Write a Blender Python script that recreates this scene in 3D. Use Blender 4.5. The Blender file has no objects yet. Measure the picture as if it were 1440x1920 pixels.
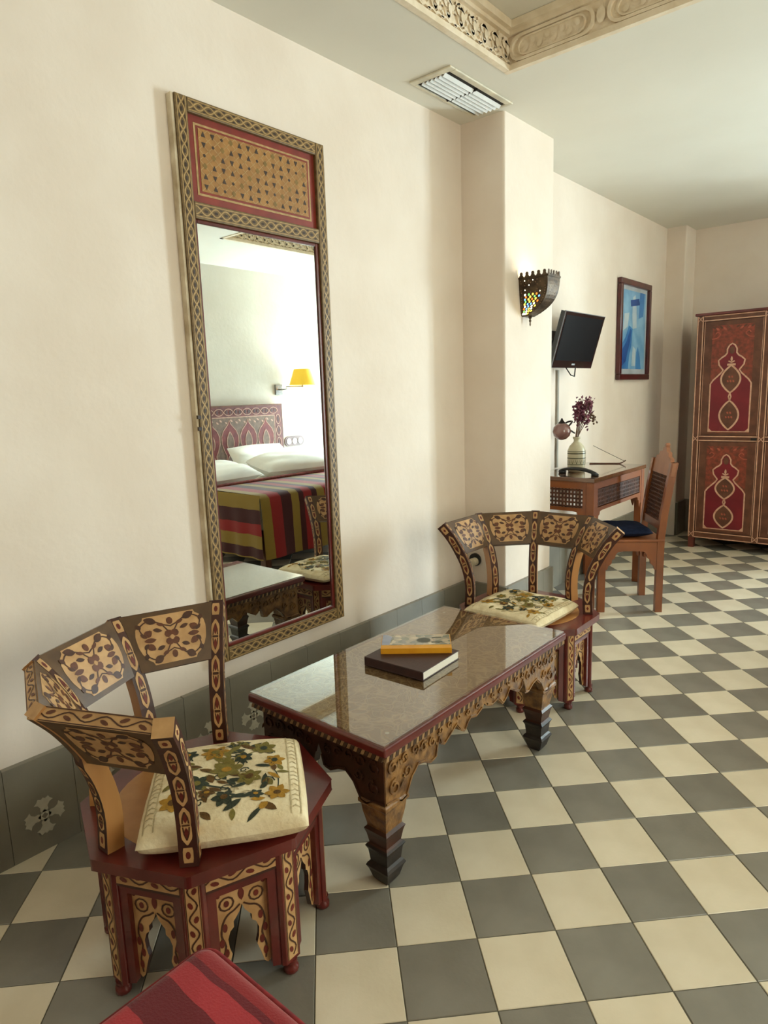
import bpy, math, random
from math import sin, cos, pi, radians, sqrt, atan2
from mathutils import Vector, Matrix
from mathutils.geometry import tessellate_polygon
random.seed(7)
scene = bpy.context.scene
COL = scene.collection

# ------------------------------------------------------------------ camera
cam_data = bpy.data.cameras.new('camera')
cam = bpy.data.objects.new('camera', cam_data)
COL.objects.link(cam)
cam_data.sensor_fit = 'VERTICAL'
cam_data.sensor_height = 24.0
cam_data.sensor_width = 18.0
cam_data.lens = 1250.9 / 1920.0 * 24.0
cam_data.clip_start = 0.02
CAM_POS = Vector((2.0279, 0.0, 1.33376))
R_ = Vector((0.761351, 0.647505, -0.032905)).normalized()
U_ = Vector((-0.086702, 0.15198, 0.984573)).normalized()
F_ = Vector((-0.642517, 0.746753, -0.17185)).normalized()
mw = Matrix((( R_.x, U_.x, -F_.x, CAM_POS.x), (R_.y, U_.y, -F_.y, CAM_POS.y), (R_.z, U_.z, -F_.z, CAM_POS.z), (0, 0, 0, 1)))
cam.matrix_world = mw
scene.camera = cam

# ------------------------------------------------------------------ world, exposure, daylight
scene.view_settings.view_transform = 'Standard'
scene.view_settings.look = 'None'
scene.view_settings.gamma = 1.0
scene.view_settings.use_curve_mapping = False
scene.view_settings.exposure = 0.0
scene.cycles.use_denoising = True
scene.cycles.max_bounces = 10
scene.cycles.diffuse_bounces = 6
scene.cycles.glossy_bounces = 5
scene.cycles.transparent_max_bounces = 12
scene.cycles.sample_clamp_indirect = 6.0
scene.cycles.caustics_reflective = False
scene.cycles.caustics_refractive = False

world = bpy.data.worlds.new('sky')
scene.world = world
world.use_nodes = True
bg = world.node_tree.nodes['Background']
bg.inputs[0].default_value = (0.72, 0.85, 1.0, 1)
bg.inputs[1].default_value = 3.0

def area_light(name, loc, rot, sx, sy, power, color):
    l = bpy.data.lights.new(name, 'AREA')
    l.shape = 'RECTANGLE'; l.size = sx; l.size_y = sy; l.energy = power; l.color = color
    o = bpy.data.objects.new(name, l); COL.objects.link(o)
    o.location = loc; o.rotation_euler = rot
    return o
def point_light(name, loc, power, color, radius=0.05):
    l = bpy.data.lights.new(name, 'POINT')
    l.energy = power; l.color = color; l.shadow_soft_size = radius
    o = bpy.data.objects.new(name, l); COL.objects.link(o); o.location = loc
    return o
# daylight outside the far balcony door, and warm fill outside an added, unseen window
area_light('daylight_far', (3.19, 6.62, 1.2), (radians(-90), 0, 0), 1.0, 2.2, 480, (0.78, 0.88, 1.0))
area_light('fill_light_near', (3.92, 1.55, 1.45), (radians(90), 0, radians(90)), 1.5, 1.9, 50, (1.0, 0.80, 0.58))

# ------------------------------------------------------------------ helpers
def lin(c):
    out = []
    for v in c[:3]:
        v = v / 255.0
        out.append(v / 12.92 if v <= 0.04045 else ((v + 0.055) / 1.055) ** 2.4)
    return (out[0], out[1], out[2], 1.0)

def base_mat(name):
    m = bpy.data.materials.new(name); m.use_nodes = True
    return m, m.node_tree.nodes, m.node_tree.links, m.node_tree.nodes['Principled BSDF']

def mat(name, c1, c2=None, scale=8.0, rough=0.5, bump=0.0, bscale=None, metal=0.0, coat=0.0, spec=0.5, stretch=(1, 1, 1), rand=0.0, detail=4.0):
    """noise-varied principled material in object coordinates"""
    m, N, L, P = base_mat(name)
    P.inputs['Roughness'].default_value = rough
    P.inputs['Metallic'].default_value = metal
    P.inputs['Specular IOR Level'].default_value = spec
    if coat:
        P.inputs['Coat Weight'].default_value = coat; P.inputs['Coat Roughness'].default_value = 0.08
    if c2 is None:
        c2 = tuple(max(0, v * 0.86) for v in c1)
    tc = N.new('ShaderNodeTexCoord'); mp = N.new('ShaderNodeMapping')
    mp.inputs['Scale'].default_value = stretch
    L.new(tc.outputs['Object'], mp.inputs['Vector'])
    nz = N.new('ShaderNodeTexNoise'); nz.inputs['Scale'].default_value = scale; nz.inputs['Detail'].default_value = detail
    L.new(mp.outputs['Vector'], nz.inputs['Vector'])
    rp = N.new('ShaderNodeValToRGB')
    rp.color_ramp.elements[0].position = 0.35; rp.color_ramp.elements[0].color = lin(c2)
    rp.color_ramp.elements[1].position = 0.65; rp.color_ramp.elements[1].color = lin(c1)
    L.new(nz.outputs['Fac'], rp.inputs['Fac'])
    out = rp.outputs['Color']
    if rand:
        oi = N.new('ShaderNodeObjectInfo')
        mr = N.new('ShaderNodeMapRange'); mr.inputs['To Min'].default_value = 1 - rand; mr.inputs['To Max'].default_value = 1 + rand
        L.new(oi.outputs['Random'], mr.inputs['Value'])
        hs = N.new('ShaderNodeHueSaturation')
        L.new(mr.outputs['Result'], hs.inputs['Value']); L.new(out, hs.inputs['Color'])
        out = hs.outputs['Color']
    L.new(out, P.inputs['Base Color'])
    if bump:
        n2 = N.new('ShaderNodeTexNoise'); n2.inputs['Scale'].default_value = bscale or scale * 6; n2.inputs['Detail'].default_value = 5
        L.new(mp.outputs['Vector'], n2.inputs['Vector'])
        b = N.new('ShaderNodeBump'); b.inputs['Strength'].default_value = bump; b.inputs['Distance'].default_value = 0.004
        L.new(n2.outputs['Fac'], b.inputs['Height']); L.new(b.outputs['Normal'], P.inputs['Normal'])
    return m

def stripes_mat(name, axis, stops, rough=0.85, wob=0.006, bump=0.25):
    """constant colour bands across one object axis (metres)"""
    m, N, L, P = base_mat(name)
    P.inputs['Roughness'].default_value = rough; P.inputs['Specular IOR Level'].default_value = 0.2
    P.inputs['Sheen Weight'].default_value = 0.2
    tc = N.new('ShaderNodeTexCoord'); sp = N.new('ShaderNodeSeparateXYZ')
    nz = N.new('ShaderNodeTexNoise'); nz.inputs['Scale'].default_value = 9.0
    L.new(tc.outputs['Object'], nz.inputs['Vector'])
    L.new(tc.outputs['Object'], sp.inputs[0])
    a = N.new('ShaderNodeMath'); a.operation = 'MULTIPLY_ADD'
    a.inputs[1].default_value = wob * 2
    L.new(nz.outputs['Fac'], a.inputs[0]); L.new(sp.outputs[axis], a.inputs[2])
    lo = stops[0][0]; hi = stops[-1][0]
    mr = N.new('ShaderNodeMapRange'); mr.inputs['From Min'].default_value = lo; mr.inputs['From Max'].default_value = hi
    L.new(a.outputs[0], mr.inputs['Value'])
    rp = N.new('ShaderNodeValToRGB'); rp.color_ramp.interpolation = 'CONSTANT'
    els = rp.color_ramp.elements
    while len(els) > 1: els.remove(els[-1])
    els[0].position = 0.0; els[0].color = lin(stops[0][1])
    for p, c in stops[1:-1]:
        e = els.new((p - lo) / (hi - lo)); e.color = lin(c)
    L.new(mr.outputs['Result'], rp.inputs['Fac']); L.new(rp.outputs['Color'], P.inputs['Base Color'])
    n2 = N.new('ShaderNodeTexNoise'); n2.inputs['Scale'].default_value = 260
    L.new(tc.outputs['Object'], n2.inputs['Vector'])
    b = N.new('ShaderNodeBump'); b.inputs['Strength'].default_value = bump; b.inputs['Distance'].default_value = 0.003
    L.new(n2.outputs['Fac'], b.inputs['Height']); L.new(b.outputs['Normal'], P.inputs['Normal'])
    return m

def emit_mat(name, col, strength):
    m, N, L, P = base_mat(name)
    P.inputs['Base Color'].default_value = lin(col)
    P.inputs['Emission Color'].default_value = lin(col)
    P.inputs['Emission Strength'].default_value = strength
    return m

def pane_mat(name, tint=(255, 255, 255), ior=1.5, k=1.0):
    """thin clear sheet: transparent, with a Fresnel reflection"""
    m, N, L, P = base_mat(name)
    N.remove(P)
    t = N.new('ShaderNodeBsdfTransparent'); t.inputs[0].default_value = lin(tint)
    g = N.new('ShaderNodeBsdfGlossy'); g.inputs['Roughness'].default_value = 0.015
    fr = N.new('ShaderNodeFresnel'); fr.inputs['IOR'].default_value = ior
    mx = N.new('ShaderNodeMixShader')
    ge = N.new('ShaderNodeNewGeometry'); iv = N.new('ShaderNodeMath'); iv.operation = 'SUBTRACT'; iv.inputs[0].default_value = 1.0
    ml = N.new('ShaderNodeMath'); ml.operation = 'MULTIPLY'     # a thin pane reflects once, at its outer face
    L.new(ge.outputs['Backfacing'], iv.inputs[1]); L.new(fr.outputs[0], ml.inputs[0]); L.new(iv.outputs[0], ml.inputs[1])
    ml2 = N.new('ShaderNodeMath'); ml2.operation = 'MULTIPLY'; ml2.inputs[1].default_value = k; ml2.use_clamp = True
    L.new(ml.outputs[0], ml2.inputs[0]); L.new(ml2.outputs[0], mx.inputs[0]); L.new(t.outputs[0], mx.inputs[1]); L.new(g.outputs[0], mx.inputs[2])
    L.new(mx.outputs[0], N['Material Output'].inputs['Surface'])
    return m

class MB:
    """mesh collector; fn maps (u, v, h) to a point"""
    def __init__(self):
        self.v = []; self.f = []; self.m = []; self.s = []
    def add(self, verts, faces, m=0, smooth=False):
        o = len(self.v)
        self.v.extend([tuple(p) for p in verts])
        for f in faces:
            self.f.append([i + o for i in f]); self.m.append(m); self.s.append(smooth)
    def box(self, x0, x1, y0, y1, z0, z1, m=0):
        p = [(x0, y0, z0), (x1, y0, z0), (x1, y1, z0), (x0, y1, z0), (x0, y0, z1), (x1, y0, z1), (x1, y1, z1), (x0, y1, z1)]
        self.add(p, [(0, 3, 2, 1), (4, 5, 6, 7), (0, 1, 5, 4), (1, 2, 6, 5), (2, 3, 7, 6), (3, 0, 4, 7)], m)
    def hexa(self, lo, hi, m=0):
        """two quads (lists of 4 points), joined"""
        self.add(list(lo) + list(hi), [(0, 3, 2, 1), (4, 5, 6, 7), (0, 1, 5, 4), (1, 2, 6, 5), (2, 3, 7, 6), (3, 0, 4, 7)], m)
    def poly(self, pts, fn, h=0.0, m=0):
        t = tessellate_polygon([[Vector((p[0], p[1], 0)) for p in pts]])
        self.add([fn(p[0], p[1], h) for p in pts], [tuple(x) for x in t], m)
    def prism(self, pts, fn, h0, h1, m=0, mside=None):
        t = [tuple(x) for x in tessellate_polygon([[Vector((p[0], p[1], 0)) for p in pts]])]
        n = len(pts)
        self.add([fn(p[0], p[1], h1) for p in pts], t, m)
        self.add([fn(p[0], p[1], h0) for p in pts], [x[::-1] for x in t], m)
        self.add([fn(p[0], p[1], h0) for p in pts] + [fn(p[0], p[1], h1) for p in pts],
                 [(i, (i + 1) % n, n + (i + 1) % n, n + i) for i in range(n)], m if mside is None else mside)
    def ribbon(self, pts, w, fn, h=0.001, m=0, thick=0.0, closed=False):
        n = len(pts); L = []; Rr = []
        for i in range(n):
            if closed:
                a = pts[i - 1]; b = pts[(i + 1) % n]
            else:
                a = pts[max(i - 1, 0)]; b = pts[min(i + 1, n - 1)]
            dx, dy = b[0] - a[0], b[1] - a[1]; d = sqrt(dx * dx + dy * dy) or 1
            ww = (w(i / (n - 1)) if callable(w) else w) / 2
            L.append((pts[i][0] - dy / d * ww, pts[i][1] + dx / d * ww)); Rr.append((pts[i][0] + dy / d * ww, pts[i][1] - dx / d * ww))
        k = n if closed else n - 1
        vs = [fn(p[0], p[1], h) for p in L] + [fn(p[0], p[1], h) for p in Rr]
        self.add(vs, [(i, n + i, n + (i + 1) % n, (i + 1) % n) for i in range(k)], m)
        if thick:
            vs = [fn(p[0], p[1], h) for p in L] + [fn(p[0], p[1], h - thick) for p in L]
            self.add(vs, [(i, (i + 1) % n, n + (i + 1) % n, n + i) for i in range(k)], m)
            vs = [fn(p[0], p[1], h) for p in Rr] + [fn(p[0], p[1], h - thick) for p in Rr]
            self.add(vs, [(i, n + i, n + (i + 1) % n, (i + 1) % n) for i in range(k)], m)
    def ell(self, cu, cv, ru, rv, fn, h=0.0015, m=0, rot=0.0, n=10):
        c, s = cos(rot), sin(rot)
        pts = [(cu + ru * cos(2 * pi * k / n) * c - rv * sin(2 * pi * k / n) * s, cv + ru * cos(2 * pi * k / n) * s + rv * sin(2 * pi * k / n) * c) for k in range(n)]
        self.add([fn(cu, cv, h)] + [fn(p[0], p[1], h) for p in pts], [(0, 1 + k, 1 + (k + 1) % n) for k in range(n)], m)
    def leaf(self, u, v, ang, ln, wd, fn, h=0.0015, m=0, n=5):
        c, s = cos(ang), sin(ang)
        up = []; dn = []
        for k in range(n + 1):
            t = k / n; w = wd * sin(pi * t) ** 0.8
            up.append((t * ln, w / 2)); dn.append((t * ln, -w / 2))
        loc = up + dn
        vs = [fn(u + a * c - b * s, v + a * s + b * c, h) for a, b in loc]
        k = n + 1
        self.add(vs, [(i, k + i, k + i + 1, i + 1) for i in range(n)], m)
    def strip(self, v0, v1, wfn, fn, h=0.001, m=0, n=10, u0=0.0):
        L = []; Rr = []
        for k in range(n + 1):
            t = k / n; v = v0 + (v1 - v0) * t; w = wfn(t)
            L.append(fn(u0 - w, v, h)); Rr.append(fn(u0 + w, v, h))
        self.add(L + Rr, [(i, n + 1 + i, n + 2 + i, i + 1) for i in range(n)], m)
    def sheet(self, rows, m=0, smooth=True, closed_u=False, flip=False):
        """rows: list of equally long point lists"""
        n = len(rows[0]); vs = [p for r in rows for p in r]; fs = []
        for i in range(len(rows) - 1):
            for j in range(n if closed_u else n - 1):
                q = (i * n + j, i * n + (j + 1) % n, (i + 1) * n + (j + 1) % n, (i + 1) * n + j)
                fs.append(q[::-1] if flip else q)
        self.add(vs, fs, m, smooth)
    def tube(self, path, r, n=8, m=0, caps=True, smooth=True):
        path = [Vector(p) for p in path]; rows = []
        up = Vector((0, 0, 1)); prev = None
        for i, p in enumerate(path):
            d = (path[min(i + 1, len(path) - 1)] - path[max(i - 1, 0)]).normalized()
            if prev is None:
                a = d.cross(up)
                if a.length < 1e-3: a = d.cross(Vector((1, 0, 0)))
                a.normalize()
            else:
                a = (prev - d * prev.dot(d)).normalized()
            prev = a; b = d.cross(a)
            rr = r(i / (len(path) - 1)) if callable(r) else r
            rows.append([p + (a * cos(2 * pi * k / n) + b * sin(2 * pi * k / n)) * rr for k in range(n)])
        self.sheet(rows, m, smooth, True)
        if caps:
            self.add(rows[0], [tuple(range(n))], m); self.add(rows[-1], [tuple(range(n))[::-1]], m)
    def lathe(self, prof, n=20, c=(0, 0, 0), m=0, smooth=True, caps=True, sx=1.0, sy=1.0, a0=0.0):
        rows = [[(c[0] + r * sx * cos(2 * pi * k / n + a0), c[1] + r * sy * sin(2 * pi * k / n + a0), c[2] + z) for k in range(n)] for r, z in prof]
        self.sheet(rows, m, smooth, True)
        if caps:
            self.add(rows[0], [tuple(range(n))[::-1]], m); self.add(rows[-1], [tuple(range(n))], m)
    def build(self, name, mats, parent=None, bevel=0.0, loc=None, rotz=None, segs=2, subsurf=0):
        me = bpy.data.meshes.new(name)
        me.from_pydata(self.v, [], self.f)
        for mt in (mats if isinstance(mats, (list, tuple)) else [mats]): me.materials.append(mt)
        me.polygons.foreach_set('material_index', self.m)
        me.polygons.foreach_set('use_smooth', self.s)
        me.update()
        o = bpy.data.objects.new(name, me); COL.objects.link(o)
        if parent is not None: o.parent = parent
        if loc is not None: o.location = loc
        if rotz is not None: o.rotation_euler = (0, 0, rotz)
        if bevel:
            b = o.modifiers.new('bevel', 'BEVEL'); b.width = bevel; b.segments = segs; b.limit_method = 'ANGLE'; b.angle_limit = radians(40)
        if subsurf:
            s = o.modifiers.new('subsurf', 'SUBSURF'); s.levels = subsurf; s.render_levels = subsurf
        return o

def thing(name, label, cat, loc=(0, 0, 0), rotz=0.0, group=None):
    o = bpy.data.objects.new(name, None); COL.objects.link(o)
    o.empty_display_size = 0.1
    o.location = loc; o.rotation_euler = (0, 0, rotz)
    o['label'] = label; o['category'] = cat
    if group: o['group'] = group
    return o
def tag(o, label, cat, group=None):
    o['label'] = label; o['category'] = cat
    if group: o['group'] = group
    return o
def struct(o):
    o['kind'] = 'structure'; return o
def dup(root, loc, rotz, label, group=None):
    r = root.copy(); COL.objects.link(r); r.location = loc; r.rotation_euler = (0, 0, rotz); r['label'] = label
    if group: r['group'] = group
    for ch in list(root.children):
        c = ch.copy(); COL.objects.link(c); c.parent = r
        for g in list(ch.children):
            d = g.copy(); COL.objects.link(d); d.parent = c
    return r
def flat_x(x0, sgn=1):   # decor plane facing +x: u = y, v = z
    return lambda u, v, h: (x0 + sgn * h, u, v)
def flat_y(y0, sgn=-1):  # decor plane facing -y: u = x, v = z
    return lambda u, v, h: (u, y0 + sgn * h, v)
def flat_z(z0, sgn=1):
    return lambda u, v, h: (u, v, z0 + sgn * h)
def smooth_path(pts, n=6):
    """Catmull-Rom through 2-D or 3-D points"""
    out = []; P = [pts[0]] + list(pts) + [pts[-1]]
    for i in range(1, len(P) - 2):
        for k in range(n):
            t = k / n
            out.append(tuple(0.5 * (2 * b + (c - a) * t + (2 * a - 5 * b + 4 * c - d) * t * t + (3 * b - a - 3 * c + d) * t ** 3)
                       for a, b, c, d in zip(P[i - 1], P[i], P[i + 1], P[i + 2])))
    out.append(tuple(pts[-1])); return out

# ------------------------------------------------------------------ materials
WALL = mat('cream_plaster', (236, 224, 212), (228, 214, 200), 2.4, 0.85, 0.30, 26, spec=0.2, detail=8)
CEIL = mat('ceiling_paint', (226, 223, 212), (220, 216, 204), 1.2, 0.9, 0.10, 30, spec=0.15)
STUCCO = mat('carved_stucco', (236, 222, 200), (222, 206, 180), 14, 0.9, 0.5, 60, spec=0.15)
TILE_C = mat('cream_cement_tile', (226, 214, 190), (214, 201, 175), 5, 0.24, 0.10, 90, rand=0.05, spec=0.45)
TILE_G = mat('grey_cement_tile', (136, 131, 120), (122, 117, 106), 5, 0.22, 0.10, 90, rand=0.08, spec=0.45)
GROUT = mat('grout', (92, 88, 74), (78, 74, 62), 20, 0.9)
BASE_G = mat('grey_skirting_tile', (136, 130, 116), (124, 118, 106), 6, 0.35, 0.1, 70, rand=0.04)
MOTIF = mat('pale_tile_motif', (196, 190, 172), (180, 174, 156), 30, 0.4)
MAROON = mat('maroon_lacquer', (104, 34, 28), (84, 26, 22), 12, 0.28, 0.06, 60, coat=0.3)
DKBROWN = mat('dark_painted_wood', (70, 34, 24), (54, 26, 18), 18, 0.42)
UMBER = mat('umber_painted_ground', (96, 68, 38), (78, 54, 30), 20, 0.5)
CREAM = mat('cream_painted_inlay', (200, 158, 108), (176, 134, 86), 22, 0.5)
INK = mat('dark_painted_line', (78, 42, 18), (60, 30, 14), 40, 0.5)
BRNP = mat('brown_painted_leaf', (104, 56, 26), (84, 42, 20), 40, 0.5)
REDP = mat('red_painted_leaf', (110, 36, 22), (92, 28, 18), 40, 0.5)
TANW = mat('tan_wood', (184, 132, 76), (160, 108, 58), 10, 0.4, 0.08, 60, stretch=(1, 1, 0.15))
CARVED = mat('carved_brown_wood', (152, 110, 60), (92, 60, 32), 34, 0.42, 0.9, 60, coat=0.2)
DKWOOD = mat('dark_table_wood', (74, 40, 26), (52, 30, 20), 16, 0.4, 0.2, 50)
BLACKW = mat('worn_black_leg', (52, 44, 38), (34, 28, 26), 22, 0.42, 0.2, 40)

# table field: engraved olive panel with pale lines
def engraved():
    m, N, L, P = base_mat('engraved_olive_panel')
    tc = N.new('ShaderNodeTexCoord')
    nz = N.new('ShaderNodeTexNoise'); nz.inputs['Scale'].default_value = 7; nz.inputs['Detail'].default_value = 2
    L.new(tc.outputs['Object'], nz.inputs['Vector'])
    mx = N.new('ShaderNodeMix'); mx.data_type = 'RGBA'; mx.inputs[0].default_value = 0.16
    L.new(tc.outputs['Object'], mx.inputs[6]); L.new(nz.outputs['Color'], mx.inputs[7])
    vo = N.new('ShaderNodeTexVoronoi'); vo.feature = 'DISTANCE_TO_EDGE'; vo.inputs['Scale'].default_value = 26
    L.new(mx.outputs[2], vo.inputs['Vector'])
    vo2 = N.new('ShaderNodeTexVoronoi'); vo2.feature = 'F1'; vo2.inputs['Scale'].default_value = 26
    L.new(mx.outputs[2], vo2.inputs['Vector'])
    wv = N.new('ShaderNodeMath'); wv.operation = 'SINE'
    mu = N.new('ShaderNodeMath'); mu.operation = 'MULTIPLY'; mu.inputs[1].default_value = 22.0
    L.new(vo2.outputs['Distance'], mu.inputs[0]); L.new(mu.outputs[0], wv.inputs[0])
    r1 = N.new('ShaderNodeValToRGB'); r1.color_ramp.elements[0].position = 0.0; r1.color_ramp.elements[0].color = (1, 1, 1, 1)
    r1.color_ramp.elements[1].position = 0.09; r1.color_ramp.elements[1].color = (0, 0, 0, 1)
    L.new(vo.outputs['Distance'], r1.inputs[0])
    r2 = N.new('ShaderNodeValToRGB'); r2.color_ramp.elements[0].position = 0.55; r2.color_ramp.elements[0].color = (0, 0, 0, 1)
    r2.color_ramp.elements[1].position = 0.95; r2.color_ramp.elements[1].color = (.7, .7, .7, 1)
    L.new(wv.outputs[0], r2.inputs[0])
    ad = N.new('ShaderNodeMix'); ad.data_type = 'RGBA'; ad.blend_type = 'LIGHTEN'; ad.inputs[0].default_value = 1
    L.new(r1.outputs[0], ad.inputs[6]); L.new(r2.outputs[0], ad.inputs[7])
    cm = N.new('ShaderNodeMix'); cm.data_type = 'RGBA'
    L.new(ad.outputs[2], cm.inputs[0])
    cm.inputs[6].default_value = lin((124, 94, 60)); cm.inputs[7].default_value = lin((164, 136, 98))
    L.new(cm.outputs[2], P.inputs['Base Color'])
    P.inputs['Roughness'].default_value = 0.4
    b = N.new('ShaderNodeBump'); b.inputs['Strength'].default_value = 0.5; b.inputs['Distance'].default_value = 0.002
    L.new(ad.outputs[2], b.inputs['Height']); L.new(b.outputs['Normal'], P.inputs['Normal'])
    return m
ENGRAVED = engraved()
GLASS = pane_mat('clear_glass', (244, 250, 246))
TGLASS = pane_mat('polished_table_glass', (252, 250, 244), 1.52, 2.6)
def mirror_mat():
    m, N, L, P = base_mat('silvered_glass')
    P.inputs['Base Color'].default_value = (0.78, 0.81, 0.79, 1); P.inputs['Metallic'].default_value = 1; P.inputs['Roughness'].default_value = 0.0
    return m
SILVER = mirror_mat()

# ------------------------------------------------------------------ room shell
XW, Y0, Y1, ZC = 3.74, -1.60, 6.45, 2.6576
PY0, PY1, PX = 3.045, 3.57, 0.25          # pier on the left wall
TRAY = [(0.449, 2.95, -1.0, 2.728), (1.95, 2.78, 3.58, 5.6)]
TZ = 2.83

fl = MB(); fl.box(-0.1, XW + 0.1, Y0 - 0.1, Y1 + 0.1, -0.06, -0.0018)
floor = struct(fl.build('floor', GROUT))
GO = Vector((0.94834773, 1.22306572)); GI = Vector((0.13998212, 0.14284609)); GJ = Vector((-0.14284609, 0.13998212))
def clip(poly, ax, lim, keep_greater):
    out = []
    for i in range(len(poly)):
        a, b = poly[i], poly[(i + 1) % len(poly)]
        ia = (a[ax] >= lim) if keep_greater else (a[ax] <= lim)
        ib = (b[ax] >= lim) if keep_greater else (b[ax] <= lim)
        if ia: out.append(a)
        if ia != ib:
            t = (lim - a[ax]) / (b[ax] - a[ax]); out.append((a[0] + (b[0] - a[0]) * t, a[1] + (b[1] - a[1]) * t))
    return out
def project(p):
    d = Vector(p) - CAM_POS; z = d.dot(F_)
    if z < 0.05: return None
    return (720 + 1250.9 * d.dot(R_) / z, 960 - 1250.9 * d.dot(U_) / z)
def tile_mesh(mb, poly, m=0, c=None):
    """pillowed tile: top face, bevel ring, sides"""
    if c is None: c = (0, 0)
    n = len(poly); cx = sum(p[0] for p in poly) / n; cy = sum(p[1] for p in poly) / n
    def inset(d):
        r = []
        for p in poly:
            l = sqrt((p[0] - cx) ** 2 + (p[1] - cy) ** 2) or 1
            k = max(0.0, 1 - d / l); r.append((cx + (p[0] - cx) * k - c[0], cy + (p[1] - cy) * k - c[1]))
        return r
    a, b = inset(0.0016), inset(0.0034)
    vs = [(p[0], p[1], -0.0016) for p in a] + [(p[0], p[1], 0.0) for p in b]
    fs = [(i, (i + 1) % n, n + (i + 1) % n, n + i) for i in range(n)] + [tuple(range(n, 2 * n))]
    mb.add(vs, fs, m)
cells = []
for i in range(-40, 50):
    for j in range(-40, 50):
        o = GO + GI * i + GJ * j
        q = [o, o + GI, o + GI + GJ, o + GJ]; q = [(p.x, p.y) for p in q]
        full = all(0.0 <= p[0] <= XW and Y0 <= p[1] <= Y1 for p in q)
        poly = q
        if not full:
            poly = clip(clip(clip(clip(q, 0, 0.0, True), 0, XW, False), 1, Y0, True), 1, Y1, False)
            if len(poly) < 3: continue
        pr = [project((p[0], p[1], 0)) for p in poly]
        area = 0
        if all(pr):
            px = [min(max(p[0], 0), 1440) for p in pr]; py = [min(max(p[1], 0), 1920) for p in pr]
            area = abs(sum(px[k] * py[(k + 1) % len(px)] - px[(k + 1) % len(px)] * py[k] for k in range(len(px)))) / 2
        cells.append((area, i, j, poly, full))
cells.sort(key=lambda c: -c[0])
proto = {}
rest = MB()
for k, (area, i, j, poly, full) in enumerate(cells):
    grey = (i + j) % 2 == 0
    if k < 296 and area > 20:
        cx = sum(p[0] for p in poly) / len(poly); cy = sum(p[1] for p in poly) / len(poly)
        if full and grey in proto:
            o = bpy.data.objects.new('tile', proto[grey]); COL.objects.link(o)
        else:
            mb = MB(); tile_mesh(mb, poly, 0, (cx, cy)); o = mb.build('tile', TILE_G if grey else TILE_C)
            if full: proto[grey] = o.data
        o.location = (cx, cy, random.uniform(-0.0003, 0.0)); o.parent = floor
    else:
        tile_mesh(rest, poly, 1 if grey else 0)
ro = rest.build('tile_field', [TILE_C, TILE_G], floor); ro['kind'] = 'stuff'

w = MB(); w.box(-0.15, 0.0, Y0, Y1, -0.05, ZC + 0.3); struct(w.build('wall_left', WALL))
w = MB(); w.box(-0.04, PX, PY0, PY1, -0.03, ZC + 0.04); struct(w.build('wall_left_pier', WALL, bevel=0.012, segs=3))
w = MB(); w.box(-0.04, 0.16, 6.19, Y1 + 0.04, -0.03, ZC + 0.04); struct(w.build('wall_far_pilaster', WALL, bevel=0.012, segs=3))
# far wall with the balcony door
DX0, DX1, DZ = 2.72, 3.66, 2.25
w = MB()
w.box(-0.15, DX0, Y1, Y1 + 0.16, -0.05, ZC + 0.3); w.box(DX1, XW + 0.15, Y1, Y1 + 0.16, -0.05, ZC + 0.3); w.box(DX0, DX1, Y1, Y1 + 0.16, DZ, ZC + 0.3)
struct(w.build('wall_far', WALL))
# right wall with an unseen window added for the near fill
WY0, WY1, WZ0, WZ1 = 0.8, 2.3, 0.5, 2.4
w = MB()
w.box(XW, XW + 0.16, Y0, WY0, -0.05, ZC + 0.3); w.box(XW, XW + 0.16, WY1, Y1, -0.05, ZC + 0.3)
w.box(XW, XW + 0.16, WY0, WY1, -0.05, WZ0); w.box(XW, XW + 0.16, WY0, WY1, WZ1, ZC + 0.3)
struct(w.build('wall_right', mat('dimmed_cream_plaster', (212, 204, 190), (204, 195, 180), 2.4, 0.85, 0.30, 26, spec=0.2)))  # same cream plaster, colour darkened to tone down the door light here
w = MB(); w.box(-0.15, XW + 0.15, Y0 - 0.15, Y0, -0.05, ZC + 0.3); struct(w.build('wall_near', WALL))
WFRAME = mat('white_window_frame', (222, 220, 212), None, 10, 0.4)
d = MB()
for x0, x1 in ((DX0, DX0 + 0.06), (DX1 - 0.06, DX1), (3.16, 3.22)): d.box(x0, x1, Y1 + 0.03, Y1 + 0.09, 0.0, DZ)
for z0, z1 in ((0.0, 0.10), (0.95, 1.01), (DZ - 0.07, DZ)): d.box(DX0 + 0.06, DX1 - 0.06, Y1 + 0.04, Y1 + 0.08, z0, z1)
d1 = struct(d.build('door_1', WFRAME))
for x0, x1 in ((DX0 + 0.06, 3.16), (3.22, DX1 - 0.06)):
    for z0, z1 in ((0.10, 0.95), (1.01, DZ - 0.07)):
        g = MB(); g.box(x0, x1, Y1 + 0.058, Y1 + 0.062, z0, z1); g.build('pane', GLASS, d1)
d = MB()
for y0, y1 in ((WY0, WY0 + 0.05), (WY1 - 0.05, WY1), (1.525, 1.575)): d.box(XW + 0.04, XW + 0.09, y0, y1, WZ0, WZ1)
for z0, z1 in ((WZ0, WZ0 + 0.06), (WZ1 - 0.06, WZ1)): d.box(XW + 0.045, XW + 0.085, WY0 + 0.05, WY1 - 0.05, z0, z1)
w1 = struct(d.build('fill_window', WFRAME))  # added window, only there to carry the warm near fill
for y0, y1 in ((WY0 + 0.05, 1.525), (1.575, WY1 - 0.05)):
    g = MB(); g.box(XW + 0.063, XW + 0.067, y0, y1, WZ0 + 0.06, WZ1 - 0.06); g.build('pane', GLASS, w1)
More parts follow.
